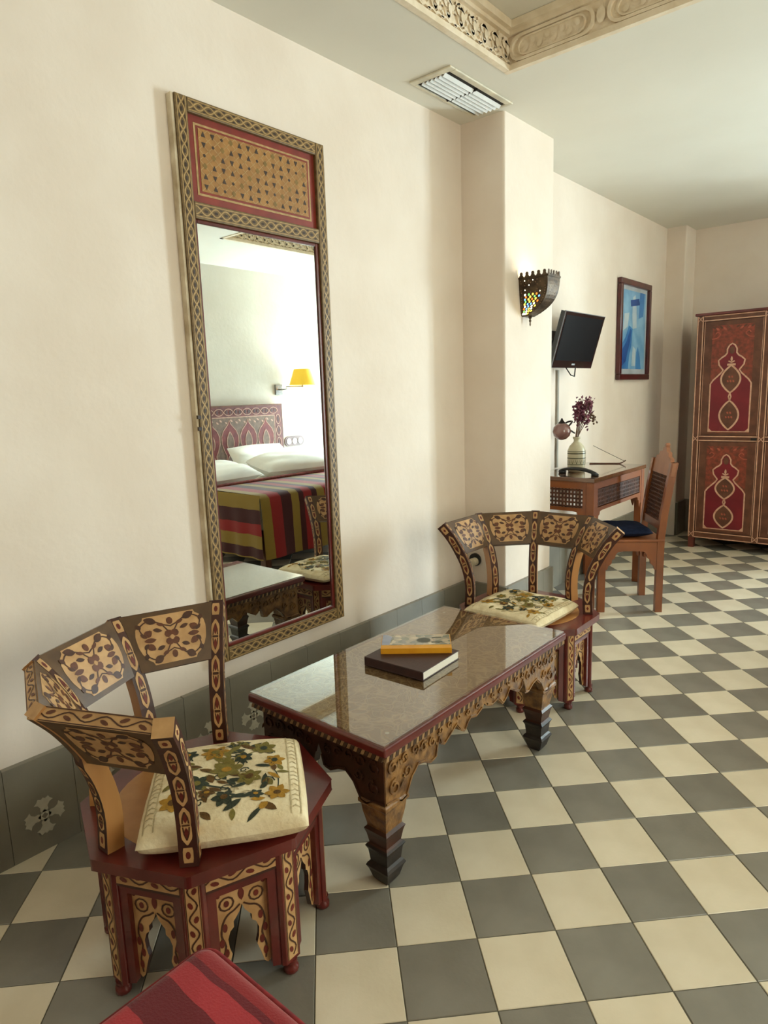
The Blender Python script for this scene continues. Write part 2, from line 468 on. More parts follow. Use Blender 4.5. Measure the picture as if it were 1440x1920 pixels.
# ceiling with two sunken trays
c = MB()
xs = sorted({-0.15, XW + 0.15} | {t[0] for t in TRAY} | {t[1] for t in TRAY})
ys = sorted({Y0 - 0.15, Y1 + 0.16} | {t[2] for t in TRAY} | {t[3] for t in TRAY})
for a in range(len(xs) - 1):
    for b in range(len(ys) - 1):
        mx_, my_ = (xs[a] + xs[a + 1]) / 2, (ys[b] + ys[b + 1]) / 2
        if any(t[0] < mx_ < t[1] and t[2] < my_ < t[3] for t in TRAY): continue
        c.add([(xs[a], ys[b], ZC), (xs[a + 1], ys[b], ZC), (xs[a + 1], ys[b + 1], ZC), (xs[a], ys[b + 1], ZC)], [(3, 2, 1, 0)])
for x0, x1, y0, y1 in TRAY:
    c.add([(x0, y0, TZ), (x1, y0, TZ), (x1, y1, TZ), (x0, y1, TZ)], [(3, 2, 1, 0)])
    p = [(x0, y0), (x1, y0), (x1, y1), (x0, y1)]
    for k in range(4):
        a, b = p[k], p[(k + 1) % 4]
        c.add([(a[0], a[1], ZC), (b[0], b[1], ZC), (b[0], b[1], TZ), (a[0], a[1], TZ)], [(0, 1, 2, 3)])
c.add([(-0.2, Y0 - 0.2, TZ + 0.06), (XW + 0.2, Y0 - 0.2, TZ + 0.06), (XW + 0.2, Y1 + 0.2, TZ + 0.06), (-0.2, Y1 + 0.2, TZ + 0.06)], [(3, 2, 1, 0)])
struct(c.build('ceiling', CEIL))

def cornice(name, p0, p1, nrm, style):
    """stucco band on a tray's side: p0 to p1 along the face, nrm points into the tray"""
    d = Vector((p1[0] - p0[0], p1[1] - p0[1])); Ln = d.length; d /= Ln; nv = Vector(nrm)
    def fn(u, v, h):
        q = Vector(p0) + d * u + nv * h; return (q.x, q.y, ZC + v)
    b = MB()
    H = TZ - ZC
    b.prism([(0, 0), (Ln, 0), (Ln, H), (0, H)], fn, -0.001, 0.012)
    ep = 0.0007 * (style == 1)
    for v0, v1, hh in ((-0.004 - ep, 0.018, 0.026), (H - 0.03 - ep, H - 0.001 - ep, 0.05), (H - 0.045 - ep, H - 0.03, 0.03)):
        b.prism([(0, v0), (Ln, v0), (Ln, v1), (0, v1)], fn, 0.0, hh)
    o = struct(b.build(name, STUCCO))
    r = MB(); u = 0.06
    rnd = random.Random(5)
    if style == 0:   # dense carved arabesque
        n = int(Ln / 0.082)
        for k in range(n):
            cu = (k + 0.5) * Ln / n
            for s in (-1, 1):
                pts = [(cu + s * (0.037 - 0.006 * t) * cos(t * 1.15), 0.07 + 0.040 * sin(t * 1.15) * (1 - t * 0.1)) for t in [x * 0.5 for x in range(11)]]
                r.ribbon(pts, 0.012, fn, 0.019, 0, 0.009)
                r.leaf(cu + s * 0.012, 0.07, s * 0.8 + (pi if s < 0 else 0), 0.035, 0.018, fn, 0.024)
            r.ell(cu, 0.07, 0.013, 0.018, fn, 0.028)
            for q in range(5):
                a, v = rnd.uniform(-0.05, 0.05), rnd.uniform(0.03, 0.115)
                r.ribbon([(cu + a, v), (cu + a + rnd.uniform(-.02, .02), v + rnd.uniform(-.012, .012))], 0.008, fn, 0.022, 0, 0.011)
            r.ribbon([(cu - 0.05, 0.028), (cu - 0.02, 0.036), (cu, 0.028), (cu + 0.02, 0.036), (cu + 0.05, 0.028)], 0.007, fn, 0.022, 0, 0.012)
    else:            # long round-ended cartouches
        n = max(1, round(Ln / 0.42)); w_ = Ln / n
        for k in range(n):
            a, e = k * w_ + 0.03, (k + 1) * w_ - 0.03
            loop = []
            for t in range(9): loop.append((a + 0.045 - 0.045 * sin(pi * t / 8), 0.072 + 0.045 * cos(pi * t / 8)))
            for t in range(9): loop.append((e - 0.045 + 0.045 * sin(pi * t / 8), 0.072 - 0.045 * cos(pi * t / 8)))
            r.ribbon(loop, 0.012, fn, 0.024, 0, 0.014, closed=True)
            r.ribbon([(p[0] * 0.82 + (a + e) / 2 * 0.18, p[1] * 0.72 + 0.072 * 0.28) for p in loop], 0.006, fn, 0.020, 0, 0.010, closed=True)
            m_ = int((e - a - 0.1) / 0.03)
            for q in range(m_):
                cu = a + 0.05 + (q + .5) * (e - a - .1) / m_
                r.ell(cu, 0.072 + (0.01 if q % 2 else -0.01), 0.010, 0.014, fn, 0.018, 0, 0.6 if q % 2 else -0.6)
            r.ell(k * w_, 0.072, 0.018, 0.03, fn, 0.022)
    ro = r.build('relief', STUCCO, o); ro['kind'] = 'stuff'
    return o
t1 = TRAY[0]; t2 = TRAY[1]
cornice('trim_1', (t1[0], t1[3]), (t1[0], t1[2]), (1, 0), 0)
cornice('trim_2', (t1[0], t1[3]), (t1[1], t1[3]), (0, -1), 1)
cornice('trim_3', (t1[1], t1[2]), (t1[1], t1[3]), (-1, 0), 0)
cornice('trim_4', (t1[0], t1[2]), (t1[1], t1[2]), (0, 1), 1)
cornice('trim_5', (t2[1], t2[2]), (t2[1], t2[3]), (-1, 0), 0)
cornice('trim_6', (t2[0], t2[2]), (t2[1], t2[2]), (0, 1), 0)
cornice('trim_7', (t2[0], t2[3]), (t2[1], t2[3]), (0, -1), 0)
cornice('trim_8', (t2[0], t2[2]), (t2[0], t2[3]), (1, 0), 0)

# skirting: tall grey tiles, each with a pale cross
def cross_motif(mb, fn, cu, cv, s):
    for k in range(4):
        a = k * pi / 2
        arm = [(-.07, .10), (-.10, .16), (-.09, .24), (-.15, .33), (-.24, .36), (-.17, .42), (-.13, .50), (-.05, .46), (0, .50),
               (.05, .46), (.13, .50), (.17, .42), (.24, .36), (.15, .33), (.09, .24), (.10, .16), (.07, .10)]
        pts = [(cu + s * (p[0] * cos(a) - p[1] * sin(a)), cv + s * (p[0] * sin(a) + p[1] * cos(a))) for p in arm]
        mb.poly(pts, fn, 0.0009)
    mb.ribbon([(cu + s * .13 * cos(k * pi / 2), cv + s * .13 * sin(k * pi / 2)) for k in range(4)], s * 0.09, fn, 0.0009, 0, closed=True)
def skirting(name, p0, p1, nrm, start=0.0, step=0.2, motif=True):
    d = Vector((p1[0] - p0[0], p1[1] - p0[1])); Ln = d.length; d /= Ln; nv = Vector(nrm)
    def fn(u, v, h):
        q = Vector(p0) + d * u + nv * (h + 0.02); return (q.x, q.y, v)
    b = MB(); b.prism([(0, 0), (Ln, 0), (Ln, 0.297), (0, 0.297)], fn, -0.02, -0.003)
    o = struct(b.build(name, GROUT))
    us = [0.0]; u = start
    while u < Ln - 0.01:
        if u > 0.01: us.append(u)
        u += step
    us.append(Ln)
    for a, e in zip(us, us[1:]):
        t = MB(); t.prism([(a + .0008, 0.0), (e - .0008, 0.0), (e - .0008, 0.300), (a + .0008, 0.300)], fn, -0.02, 0.0)
        to = t.build('tile', BASE_G, o, bevel=0.002, segs=1)
        if motif and e - a > 0.15:
            m_ = MB(); cross_motif(m_, fn, (a + e) / 2, 0.112, 0.118); m_.build('cross_motif', MOTIF, to)
    return o
skirting('baseboard_left', (0, Y0), (0, PY0), (1, 0), start=(0.807 - Y0) % 0.2)
skirting('baseboard_pier_side', (0.02, PY0), (PX + 0.02, PY0), (0, -1), start=0.2, motif=False)
skirting('baseboard_pier_front', (PX, PY0), (PX, PY1), (1, 0), start=0.2, motif=False)
skirting('baseboard_left_far', (0, PY1), (0, 6.19), (1, 0), start=0.2, motif=False)
skirting('baseboard_far', (0.0, Y1), (DX0, Y1), (0, -1), start=0.2)
skirting('baseboard_right', (XW, Y0), (XW, Y1), (-1, 0), start=0.2)
skirting('baseboard_pilaster', (0.16, 6.19), (0.16, Y1 - 0.02), (1, 0), start=0.2, motif=False)

# ------------------------------------------------------------------ octagonal painted tub chairs
S22, C22 = sin(pi / 8), cos(pi / 8)
RV = 0.285                                 # radius of the base at the corners
PROF = smooth_path([(.262, .364), (.258, .46), (.274, .545), (.304, .615), (.345, .685), (.388, .738)], 5)
PL = [0.0]
for a_, b_ in zip(PROF, PROF[1:]): PL.append(PL[-1] + sqrt((b_[0] - a_[0]) ** 2 + (b_[1] - a_[1]) ** 2))
PTOT = PL[-1]
def prof_at(s):
    s = min(max(s, 0), PTOT)
    for i in range(len(PL) - 1):
        if s <= PL[i + 1] + 1e-9:
            t = (s - PL[i]) / (PL[i + 1] - PL[i]); a, b = PROF[i], PROF[i + 1]
            d = Vector((b[0] - a[0], b[1] - a[1])).normalized()
            return a[0] + (b[0] - a[0]) * t, a[1] + (b[1] - a[1]) * t, -d.y, d.x     # r, z, inner normal (radial, z)
def s_of_z(z):
    for i in range(len(PROF) - 1):
        if z <= PROF[i + 1][1]:
            t = (z - PROF[i][1]) / (PROF[i + 1][1] - PROF[i][1]); return PL[i] + (PL[i + 1] - PL[i]) * t
    return PTOT
def wave(mb, fn, L0, L1, amp, period, mdark, mred, w=0.004, h=0.0016, swap=False, c=0.0):
    """vine: a wavy line with a lens-shaped leaf in each bend, running along u (or v when swap)"""
    g = (lambda u, v, hh: fn(v + c, u, hh)) if swap else (lambda u, v, hh: fn(u, v + c, hh))
    n = max(2, round((L1 - L0) / period)); p = (L1 - L0) / n
    pts = [(L0 + p * n * k / (n * 8), amp * sin(2 * pi * k / 8)) for k in range(n * 8 + 1)]
    mb.ribbon(pts, w, g, h, mdark)
    for k in range(n):
        for q, sg in ((0.25, -1), (0.75, 1)):
            mb.ell(L0 + (k + q) * p, sg * amp * 0.55, p * 0.13, amp * 0.55, g, h, mred, 0.35 * sg, 8)
HT = 0.0200                                 # half thickness of the chair's posts
def cells_on_post(mb, F, L, w, end=False):
    """painted chain: square, long pointed cells, square; mats 0 cream 1 ink 2 red"""
    s = 0.010
    def square(s0, ln):
        mb.strip(s0, s0 + ln, lambda t: w * (0.72 if 0.02 < t < 0.98 else 0.62), F, 0.0008, 0, 4)
        mb.ell(0, s0 + ln / 2, w * 0.36, ln * 0.26, F, 0.0014, 2, 0, 4 if end else 8)
    square(s, 0.034); s += 0.040
    n = 3; ln = (L - 0.055 - s) / n - 0.004
    for k in range(n):
        def hw(t):
            e = min(t, 1 - t) / 0.16
            return w * (0.10 + 0.66 * min(1, e)) * (1 - 0.10 * (1 if abs(t - .5) < .06 else 0))
        mb.strip(s, s + ln, hw, F, 0.0008, 0, 14)
        mid = s + ln / 2
        for sg in (-1, 1):
            mb.leaf(0, mid + sg * ln * 0.06, sg * pi / 2, ln * 0.30, w * 0.62, F, 0.0014, 2)
            mb.ribbon([(-w * .45, mid + sg * ln * .05), (-w * .34, mid + sg * ln * .22), (0, mid + sg * ln * .38)], 0.0028, F, 0.0014, 1)
            mb.ribbon([(w * .45, mid + sg * ln * .05), (w * .34, mid + sg * ln * .22), (0, mid + sg * ln * .38)], 0.0028, F, 0.0014, 1)
        mb.ribbon([(-w * .55, mid), (w * .55, mid)], 0.006, F, 0.0016, 1)
        s += ln + 0.004
    square(L - 0.046, 0.036)
def floral(mb, F, W, H):
    """mirrored scroll-and-flower painting, mats 1 ink 2 red"""
    for k in range(4):
        a = k * pi / 2 + pi / 4
        mb.ell(W * .075 * cos(a), H * .12 * sin(a), W * .060, H * .085, F, 0.0016, 2, a, 8)
    mb.ell(0, 0, W * .035, H * .05, F, 0.0019, 0)
    for sx in (-1, 1):
        for sy in (-1, 1):
            pts = [(0.03, .10), (.16, .34), (.33, .42), (.47, .30), (.44, .13), (.34, .12), (.33, .22)]
            mb.ribbon(smooth_path([(sx * W * a, sy * H * b) for a, b in pts], 3), W * .022, F, 0.0015, 1)
            mb.leaf(sx * W * .20, sy * H * .36, atan2(sy * .5, sx * .9), W * .20, H * .16, F, 0.0016, 1)
            mb.leaf(sx * W * .30, sy * H * .20, atan2(-sy * .5, sx * .8), W * .17, H * .15, F, 0.0016, 2)
            mb.leaf(sx * W * .46, sy * H * .26, atan2(sy * .9, sx * .4), W * .11, H * .10, F, 0.0016, 1)
        mb.leaf(sx * W * .26, 0, 0 if sx > 0 else pi, W * .20, H * .11, F, 0.0016, 2)
        for sy in (-1, 1):
            mb.leaf(sx * W * .14, sy * H * .16, atan2(sy * .3, sx * .9), W * .15, H * .09, F, 0.0016, 1)
            mb.leaf(sx * W * .40, sy * H * .06, atan2(sy * .8, sx * .8), W * .12, H * .08, F, 0.0016, 1)
            mb.leaf(sx * W * .08, sy * H * .27, atan2(sy * .4, sx * .9), W * .14, H * .08, F, 0.0016, 2)
        mb.ell(0, sx * H * .36, W * .05, H * .085, F, 0.0016, 2)
        mb.ribbon([(-W * .12, sx * H * .30), (0, sx * H * .24), (W * .12, sx * H * .30)], W * .022, F, 0.0015, 1)
def oct_notch(t, w):
    """half-width of the notched-corner cartouche over t = 0..1"""
    e = min(t, 1 - t)
    if e < 0.10: return w * (0.66 + 0.6 * e)
    if e < 0.22: return w * (0.80 + 0.8 * (e - 0.10))
    return w * min(1.0, 0.93 + 0.4 * (e - .22))
def make_chair(label, group):
    t = thing('tub_chair', label, 'chair', (0, 0, 0), 0, group)
    # seat: octagonal rim with a plain wood field
    b = MB(); o8 = [(0.312 * cos(k * pi / 4), 0.312 * sin(k * pi / 4)) for k in range(8)]
    b.prism(o8, flat_z(0), 0.336, 0.364)
    seat = b.build('seat', MAROON, t, bevel=0.008, segs=3)
    b = MB(); b.lathe([(0.0001, .3645), (.215, .3645), (.222, .3650), (.226, .3640)], 40, caps=False); b.build('seat_panel', TANW, seat)
    # eight sides: frieze, moulding and arched panel
    ap = RV * C22; hw = RV * S22
    arch = [(-.058, .272), (-.058, .052), (-.052, .044), (-.044, .052), (-.036, .082), (-.029, .104), (-.034, .122), (-.036, .144), (-.030, .162),
            (-.021, .170), (-.021, .184), (-.013, .194), (-.006, .204), (0, .220)]
    arch = arch + [(-p[0], p[1]) for p in arch[-2::-1]]
    for k in range(8):
        th = (k + .5) * pi / 4; e = Vector((cos(th), sin(th))); q = Vector((-sin(th), cos(th)))
        def fn(u, v, h, e=e, q=q): 
            p = e * (ap + h) + q * u; return (p.x, p.y, v)
        b = MB(); b.prism(arch, fn, -0.030, -0.018, 0, 1)
        pan = b.build('side_panel', [CREAM, DKBROWN], t)
        d = MB()
        for s in (-1, 1):
            ring = [(s * .034 + .016 * cos(a), .234 + .016 * sin(a)) for a in [x * pi / 5 for x in range(10)]]
            d.ribbon(ring, .004, lambda u, v, h: fn(u, v, h - .018), .0012, 0, closed=True)
            d.ell(s * .034, .234, .006, .008, lambda u, v, h: fn(u, v, h - .018), .0014, 1)
            d.ribbon(smooth_path([(s * .004, .222), (s * .018, .212), (s * .032, .206), (s * .044, .190), (s * .050, .160), (s * .042, .130), (s * .050, .095), (s * .047, .060)], 3), .0042,
                     lambda u, v, h: fn(u, v, h - .018), .0012, 0)
            for vv, uu in ((.176, .041), (.140, .050), (.112, .041), (.080, .048)):
                d.ell(s * uu, vv, .0055, .011, lambda u, v, h: fn(u, v, h - .018), .0014, 1)
            d.ell(s * .052, .260, .005, .006, lambda u, v, h: fn(u, v, h - .018), .0014, 1)
        d.leaf(0, .230, pi / 2, .034, .014, lambda u, v, h: fn(u, v, h - .018), .0014, 1)
        d.build('painting', [INK, REDP], pan)
        b = MB()
        for s in (-1, 1): b.prism([(s * .058, .040), (s * .079, .034), (s * .079, .288), (s * .058, .270)][::s], fn, -0.020, -0.004)
        b.prism([(-.058, .270), (.058, .270), (.079, .288), (-.079, .288)], fn, -0.020, -0.004)
        b.build('moulding', MAROON, pan, bevel=0.003, segs=2)
        b = MB(); b.prism([(-.079, .288), (.079, .288), (.079, .336), (-.079, .336)], fn, -0.020, 0.0)
        fr = b.build('frieze', DKBROWN, t)
        d = MB(); d.prism([(-.079, .295), (.079, .295), (.079, .330), (-.079, .330)], fn, 0, 0.0007)
        wave(d, fn, -.079, .079, .010, .066, 1, 2, c=.3125)
        d.build('vine_painting', [CREAM, INK, REDP], fr)
    for k in range(8):
        th = k * pi / 4
        V = Vector((cos(th), sin(th))) * RV
        b = MB()
        f1 = Vector((cos(th + pi / 2 + pi / 8), sin(th + pi / 2 + pi / 8))); f2 = Vector((cos(th - pi / 2 - pi / 8), sin(th - pi / 2 - pi / 8)))
        wl = hw - .079
        n1 = Vector((cos(th + pi / 8), sin(th + pi / 8))); n2 = Vector((cos(th - pi / 8), sin(th - pi / 8)))
        er = V.normalized(); tq = Vector((-er.y, er.x))
        pts = [V - er * .003 + tq * .0215, V + f1 * wl, V + f1 * wl - n1 * .022, V - er * .036, V + f2 * wl - n2 * .022, V + f2 * wl, V - er * .003 - tq * .0215]
        b.prism([(p.x, p.y) for p in pts], flat_z(0), .034, .336)
        tip = V - V.normalized() * .014
        b.hexa([(tip.x + (p.x - tip.x) * .25, tip.y + (p.y - tip.y) * .25, .022) for p in (pts[0], pts[1], pts[3], pts[6])],
               [(p.x, p.y, .034) for p in (pts[0], pts[1], pts[3], pts[6])])
        leg = b.build('leg', MAROON, t, bevel=0.0015, segs=1)
        d = MB()
        def fv(u, v, h):
            p = V - er * (.003 - h) + tq * u; return (p.x, p.y, v)
        d.prism([(-.0165, .042), (.0165, .042), (.0165, .332), (-.0165, .332)], fv, 0, .0007)
        wave(d, fv, .05, .325, .0095, .070, 1, 2, w=.0034, swap=True)
        for s_ in (-1, 1): d.ribbon([(s_ * .0148, .043), (s_ * .0148, .331)], .002, fv, .0012, 1)
        d.build('vine_painting', [CREAM, INK, REDP], leg)
        b = MB(); b.lathe([(.014, 0), (.018, .004), (.018, .016), (.012, .022), (.016, .027), (.016, .034)], 12, (tip.x, tip.y, 0)); b.build('foot', MAROON, leg)
    # posts of the back
    for i in range(5):
        th = pi / 2 + i * pi / 4
        e = Vector((cos(th), sin(th))); q = Vector((-sin(th), cos(th)))
        def P3(r, z, u, e=e, q=q):
            p = e * r + q * u; return (p.x, p.y, z)
        rows = []
        for s in [PTOT * k / 16 for k in range(17)]:
            r, z, nr, nz = prof_at(s); ho = HT if z < .60 or i in (0, 4) else .012
            rows.append([P3(r + nr * HT, z + nz * HT, -HT), P3(r + nr * HT, z + nz * HT, HT), P3(r - nr * ho, z - nz * ho, HT), P3(r - nr * ho, z - nz * ho, -HT)])
        b = MB()
        flat = [p for r in rows for p in r]
        side = 1 if i in (0, 4) else 3
        for j, mm in ((0, 1), (1, 1 if i == 4 else 0), (2, 1), (3, 1 if i == 0 else 0)):
            b.add(flat, [(a * 4 + j, a * 4 + (j + 1) % 4, a * 4 + 4 + (j + 1) % 4, a * 4 + 4 + j) for a in range(16)], mm)
        b.add(rows[0], [(3, 2, 1, 0)], 1); b.add(rows[-1], [(0, 1, 2, 3)], 2)
        po = b.build('back_post', [TANW, DKBROWN, CREAM], t)
        d = MB()
        def Fin(u, s, h):
            r, z, nr, nz = prof_at(s); return P3(r + nr * (HT + h), z + nz * (HT + h), u)
        def Fout(u, s, h):
            r, z, nr, nz = prof_at(s); return P3(r - nr * (HT + h), z - nz * (HT + h), -u)
        cells_on_post(d, Fin, PTOT, 0.0150)
        cells_on_post(d, Fout, PTOT if i in (0, 4) else s_of_z(.600), 0.0150)
        if i in (0, 4):
            sg = -1 if i == 0 else 1
            def Fend(u, s, h):
                r, z, nr, nz = prof_at(s); return P3(r + nr * u * sg, z + nz * u * sg, sg * (HT + h))
            cells_on_post(d, Fend, PTOT, 0.0150, True)
        d.build('chain_painting', [CREAM, INK, REDP], po)
    # four panels between the posts
    s0 = s_of_z(.600); N = 10; HP = 0.0155
    for i in range(4):
        th = pi / 2 + (i + .5) * pi / 4
        e = Vector((cos(th), sin(th))); q = Vector((-sin(th), cos(th)))
        def P3(r, z, u, e=e, q=q):
            p = e * r * C22 + q * u; return (p.x, p.y, z)
        b = MB(); inn = []; out = []
        for k in range(N + 1):
            s = s0 + (PTOT - s0) * k / N; r, z, nr, nz = prof_at(s); hl = r * S22 - HT * .92
            inn.append([P3(r + nr * HP / C22, z + nz * HP, -hl), P3(r + nr * HP / C22, z + nz * HP, hl)])
            ha, hb_ = r * S22 + (-HT if i == 0 else .005), r * S22 + (-HT if i == 3 else .005)
            out.append([P3(r - nr * HP / C22, z - nz * HP, -ha), P3(r - nr * HP / C22, z - nz * HP, hb_)])
        b.sheet(inn, 0, False); b.sheet(out, 0, False, flip=True)
        b.add(inn[-1] + out[-1], [(0, 1, 3, 2)], 1); b.add(inn[0] + out[0], [(0, 2, 3, 1)], 0)
        for c0 in (0, 1): b.sheet([[a[c0], c_[c0]] for a, c_ in zip(inn, out)], 0, False, flip=(c0 == 0))
        pa = b.build('back_panel', [UMBER, CREAM], t)
        d = MB()
        sm = (s0 + PTOT) / 2; HH = (PTOT - s0) * .5 - .014
        rm = prof_at(sm)[0]; WW = rm * S22 - HT - .014
        def Fi(u, v, h):
            r, z, nr, nz = prof_at(sm + v); return P3(r + nr * (HP + h) / C22, z + nz * (HP + h), -u * (r / rm))
        def Fo(u, v, h):
            r, z, nr, nz = prof_at(sm + v); return P3(r - nr * (HP + h) / C22, z - nz * (HP + h), u * (r / rm))
        for F in (Fi, Fo):
            d.strip(-HH, HH, lambda t_: oct_notch(t_, WW), F, .0008, 0, 16)
            floral(d, F, WW * 1.75, HH * 1.9)
        r, z, nr, nz = prof_at(PTOT)
        hl = r * S22 - HT
        def Ft(u, v, h):
            rr_, zz_ = r - nr * v, z - nz * v; return P3(rr_ + nz * h / C22, zz_ - nr * h, u)
        wave(d, Ft, -hl, hl, .0080, .085, 1, 2, w=.003, h=.001)
        for sg in (-1, 1): d.ribbon([(-hl, sg * .0140), (hl, sg * .0140)], .0025, Ft, .0009, 1)
        d.build('floral_painting', [CREAM, INK, BRNP], pa)
    return t
GC = 'painted tub chairs at the low table'
chair1 = make_chair('octagonal painted tub chair by the red pouf, left of the mirror', GC)
chair1.location = (0.667, 0.865, 0); chair1.rotation_euler = (0, 0, radians(47))
chair2 = dup(chair1, (0.624, 2.60, 0), radians(-67.5), 'octagonal painted tub chair at the low table\'s far end, before the pier')

# ------------------------------------------------------------------ embroidered cushions
CUSH = mat('cream_cotton', (232, 218, 184), (220, 202, 164), 30, 0.9, 0.6, 90, spec=0.1)
def thread(name, c): return mat(name, c, None, 90, 0.8, 0.3, 300, spec=0.15)
TH = [thread('olive_thread', (128, 116, 60)), thread('dark_green_thread', (62, 68, 56)), thread('mustard_thread', (176, 132, 52)), thread('brown_thread', (104, 76, 42)), thread('ecru_thread', (200, 182, 142))]
def make_cushion(name, label, size, thick, loc, rotz, seed, group=None):
    rnd = random.Random(seed); a = size / 2
    def prof2(x, y):
        fx = max(0, 1 - abs(x) ** 5); fy = max(0, 1 - abs(y) ** 5)
        return (fx * fy) ** 0.34
    ph = [rnd.uniform(0, 6) for _ in range(4)]
    def top(u, v, h=0.0):
        x, y = max(-1, min(1, u / a)), max(-1, min(1, v / a)); p = prof2(x, y)
        z = thick * .42 + thick * .5 * p + 0.0035 * p * (sin(u * 31 + ph[0]) * cos(v * 27 + ph[1])) + 0.002 * p * sin(v * 70 + u * 20 + ph[2])
        return (u * (1 - .02 * y * y), v * (1 - .02 * x * x), z + h)
    def bot(u, v):
        x, y = u / a, v / a; p = prof2(x, y); return (u * (1 - .02 * y * y), v * (1 - .02 * x * x), thick * .42 * (1 - p))
    n = 44
    g = [-1 + 2 * k / n for k in range(n + 1)]; g = [math.copysign(abs(x) ** 0.8, x) for x in g]
    b = MB()
    b.sheet([[top(a * x, a * y) for x in g] for y in g]); b.sheet([[bot(a * x, a * y) for x in g] for y in g], flip=True)
    c = b.build(name, CUSH, None, loc=loc, rotz=rotz)
    tag(c, label, 'cushion', group)
    d = MB(); k_ = size / 0.37
    def fl(u, v, r, cols, n=6, rot=0.0):
        for k in range(n): d.leaf(u, v, rot + k * 2 * pi / n, r, r * .62, top, .0016, cols[0])
        d.ell(u, v, r * .30, r * .30, top, .0022, cols[1], 0, 8)
    def stem(pts, w, m_): d.ribbon(smooth_path([(p[0] * k_, p[1] * k_) for p in pts], 5), w, top, .0014, m_)
    S = [(-.115, -.09, .026, (2, 3)), (.118, -.10, .024, (2, 3)), (.0, -.105, .024, (1, 3)), (-.10, .11, .024, (1, 2)), (.09, .105, .026, (0, 1)), (0, .02, .034, (0, 2)),
         (-.03, .10, .030, (2, 0)), (.055, -.03, .026, (0, 3)), (-.065, -.03, .024, (1, 0)), (.04, .06, .02, (1, 2)), (-.115, .02, .02, (0, 2)), (.115, .03, .022, (2, 1)), (-.04, -.075, .018, (3, 2)), (.07, -.10, .016, (1, 2))]
    for u, v, r, cc in S: fl(u * k_, v * k_, r * k_ * 1.25, cc, 6, rnd.uniform(0, 1))
    stem([(.118, -.10), (.122, -.05), (.112, -.005), (.118, .03)], .0028, 1)
    stem([(-.115, -.09), (-.10, -.045), (-.11, -.01), (-.115, .02)], .0028, 3)
    stem([(-.03, .10), (-.01, .06), (0, .02), (.03, -.01), (.055, -.03)], .004, 3)
    stem([(0, -.105), (.01, -.07), (-.02, -.05), (-.065, -.03)], .006, 1)
    stem([(.04, .06), (.065, .085), (.09, .105)], .004, 0)
    for k in range(64):
        u, v = rnd.uniform(-.130, .130) * k_, rnd.uniform(-.145, .145) * k_
        d.leaf(u, v, rnd.uniform(0, 6.28), rnd.uniform(.026, .052) * k_, rnd.uniform(.011, .019) * k_, top, .0015, rnd.choice((0, 0, 0, 1, 1, 2, 3, 4)))
    for k in range(26):
        u, v = rnd.uniform(-.12, .12) * k_, rnd.uniform(-.12, .12) * k_; r = rnd.uniform(.011, .019)
        d.ribbon([(u + r * (1 - t / 14) * cos(t * .7), v + r * (1 - t / 14) * sin(t * .7)) for t in range(11)], .0034, top, .0013, rnd.choice((0, 1, 4)))
    for s in (-1, 1):
        for r in (.148, .170):
            d.ribbon([(s * r * k_, (-.17 + .34 * t / 20) * k_) for t in range(21)], .003, top, .0012, 4)
        for t in range(17):
            v = (-.155 + t * .0195) * k_; d.ribbon([(s * .151 * k_, v), (s * .159 * k_, v + .006), (s * .167 * k_, v)], .003, top, .0012, 4)
    d.build('embroidery', TH, c)
    return c
GCU = 'embroidered seat cushions'
make_cushion('seat_cushion', 'cream cushion embroidered with flowers on the tub chair by the red pouf', .375, .088, (.755, .862, .3655), radians(51), 3, GCU)
make_cushion('seat_cushion', 'cream cushion embroidered with flowers on the tub chair at the far table end', .37, .066, (.640, 2.515, .3655), radians(-2), 8, GCU)

# ------------------------------------------------------------------ low carved table
TX0, TX1, TY0, TY1, TH_ = .447, .998, 1.168, 2.205, .455
table = thing('coffee_table', 'low carved wooden table with glass over an engraved olive top, between the tub chairs', 'table', ((TX0 + TX1) / 2, (TY0 + TY1) / 2, 0))
tw, tl = (TX1 - TX0) / 2, (TY1 - TY0) / 2
b = MB(); b.box(-tw, tw, -tl, tl, .424, .4505); b.build('tabletop', MAROON, table, bevel=.006, segs=3)
b = MB(); b.box(-tw + .018, tw - .018, -tl + .018, tl - .018, .4506, .4516); b.build('engraved_panel', ENGRAVED, table)
b = MB(); b.box(-tw + .006, tw - .006, -tl + .006, tl - .006, .4524, .4564); b.build('glass_sheet', TGLASS, table)
b = MB()
for x, y in ((-tw + .05, -tl + .07), (tw - .05, -tl + .07), (tw - .05, tl - .07), (-tw + .05, tl - .07)):
    b.lathe([(.006, .4516), (.006, .4524)], 10, (x, y, 0))
b.build('glass_pad', mat('clear_pad', (200, 196, 180), None, 10, .3), table)
# rope moulding
b = MB()
for (x0, y0, x1, y1) in ((tw - .012, -tl + .012, tw - .012, tl - .012), (-tw + .012, -tl + .012, -tw + .012, tl - .012), (-tw + .012, -tl + .012, tw - .012, -tl + .012), (-tw + .012, tl - .012, tw - .012, tl - .012)):
    L_ = sqrt((x1 - x0) ** 2 + (y1 - y0) ** 2); n = int(L_ / .0125); dx, dy = (x1 - x0) / L_, (y1 - y0) / L_
    nx, ny = -dy, dx
    for k in range(n):
        c_ = (k + .5) * L_ / n; w_ = L_ / n * .42
        lo = []; hi = []
        for (a_, bb) in ((-w_, -.008), (w_, -.008), (w_, .008), (-w_, .008)):
            lo.append((x0 + dx * (c_ + a_ - .003) + nx * bb, y0 + dy * (c_ + a_ - .003) + ny * bb, .409)); hi.append((x0 + dx * (c_ + a_ + .003) + nx * bb * .8, y0 + dy * (c_ + a_ + .003) + ny * bb * .8, .4235))
        b.hexa(lo, hi, k % 2)
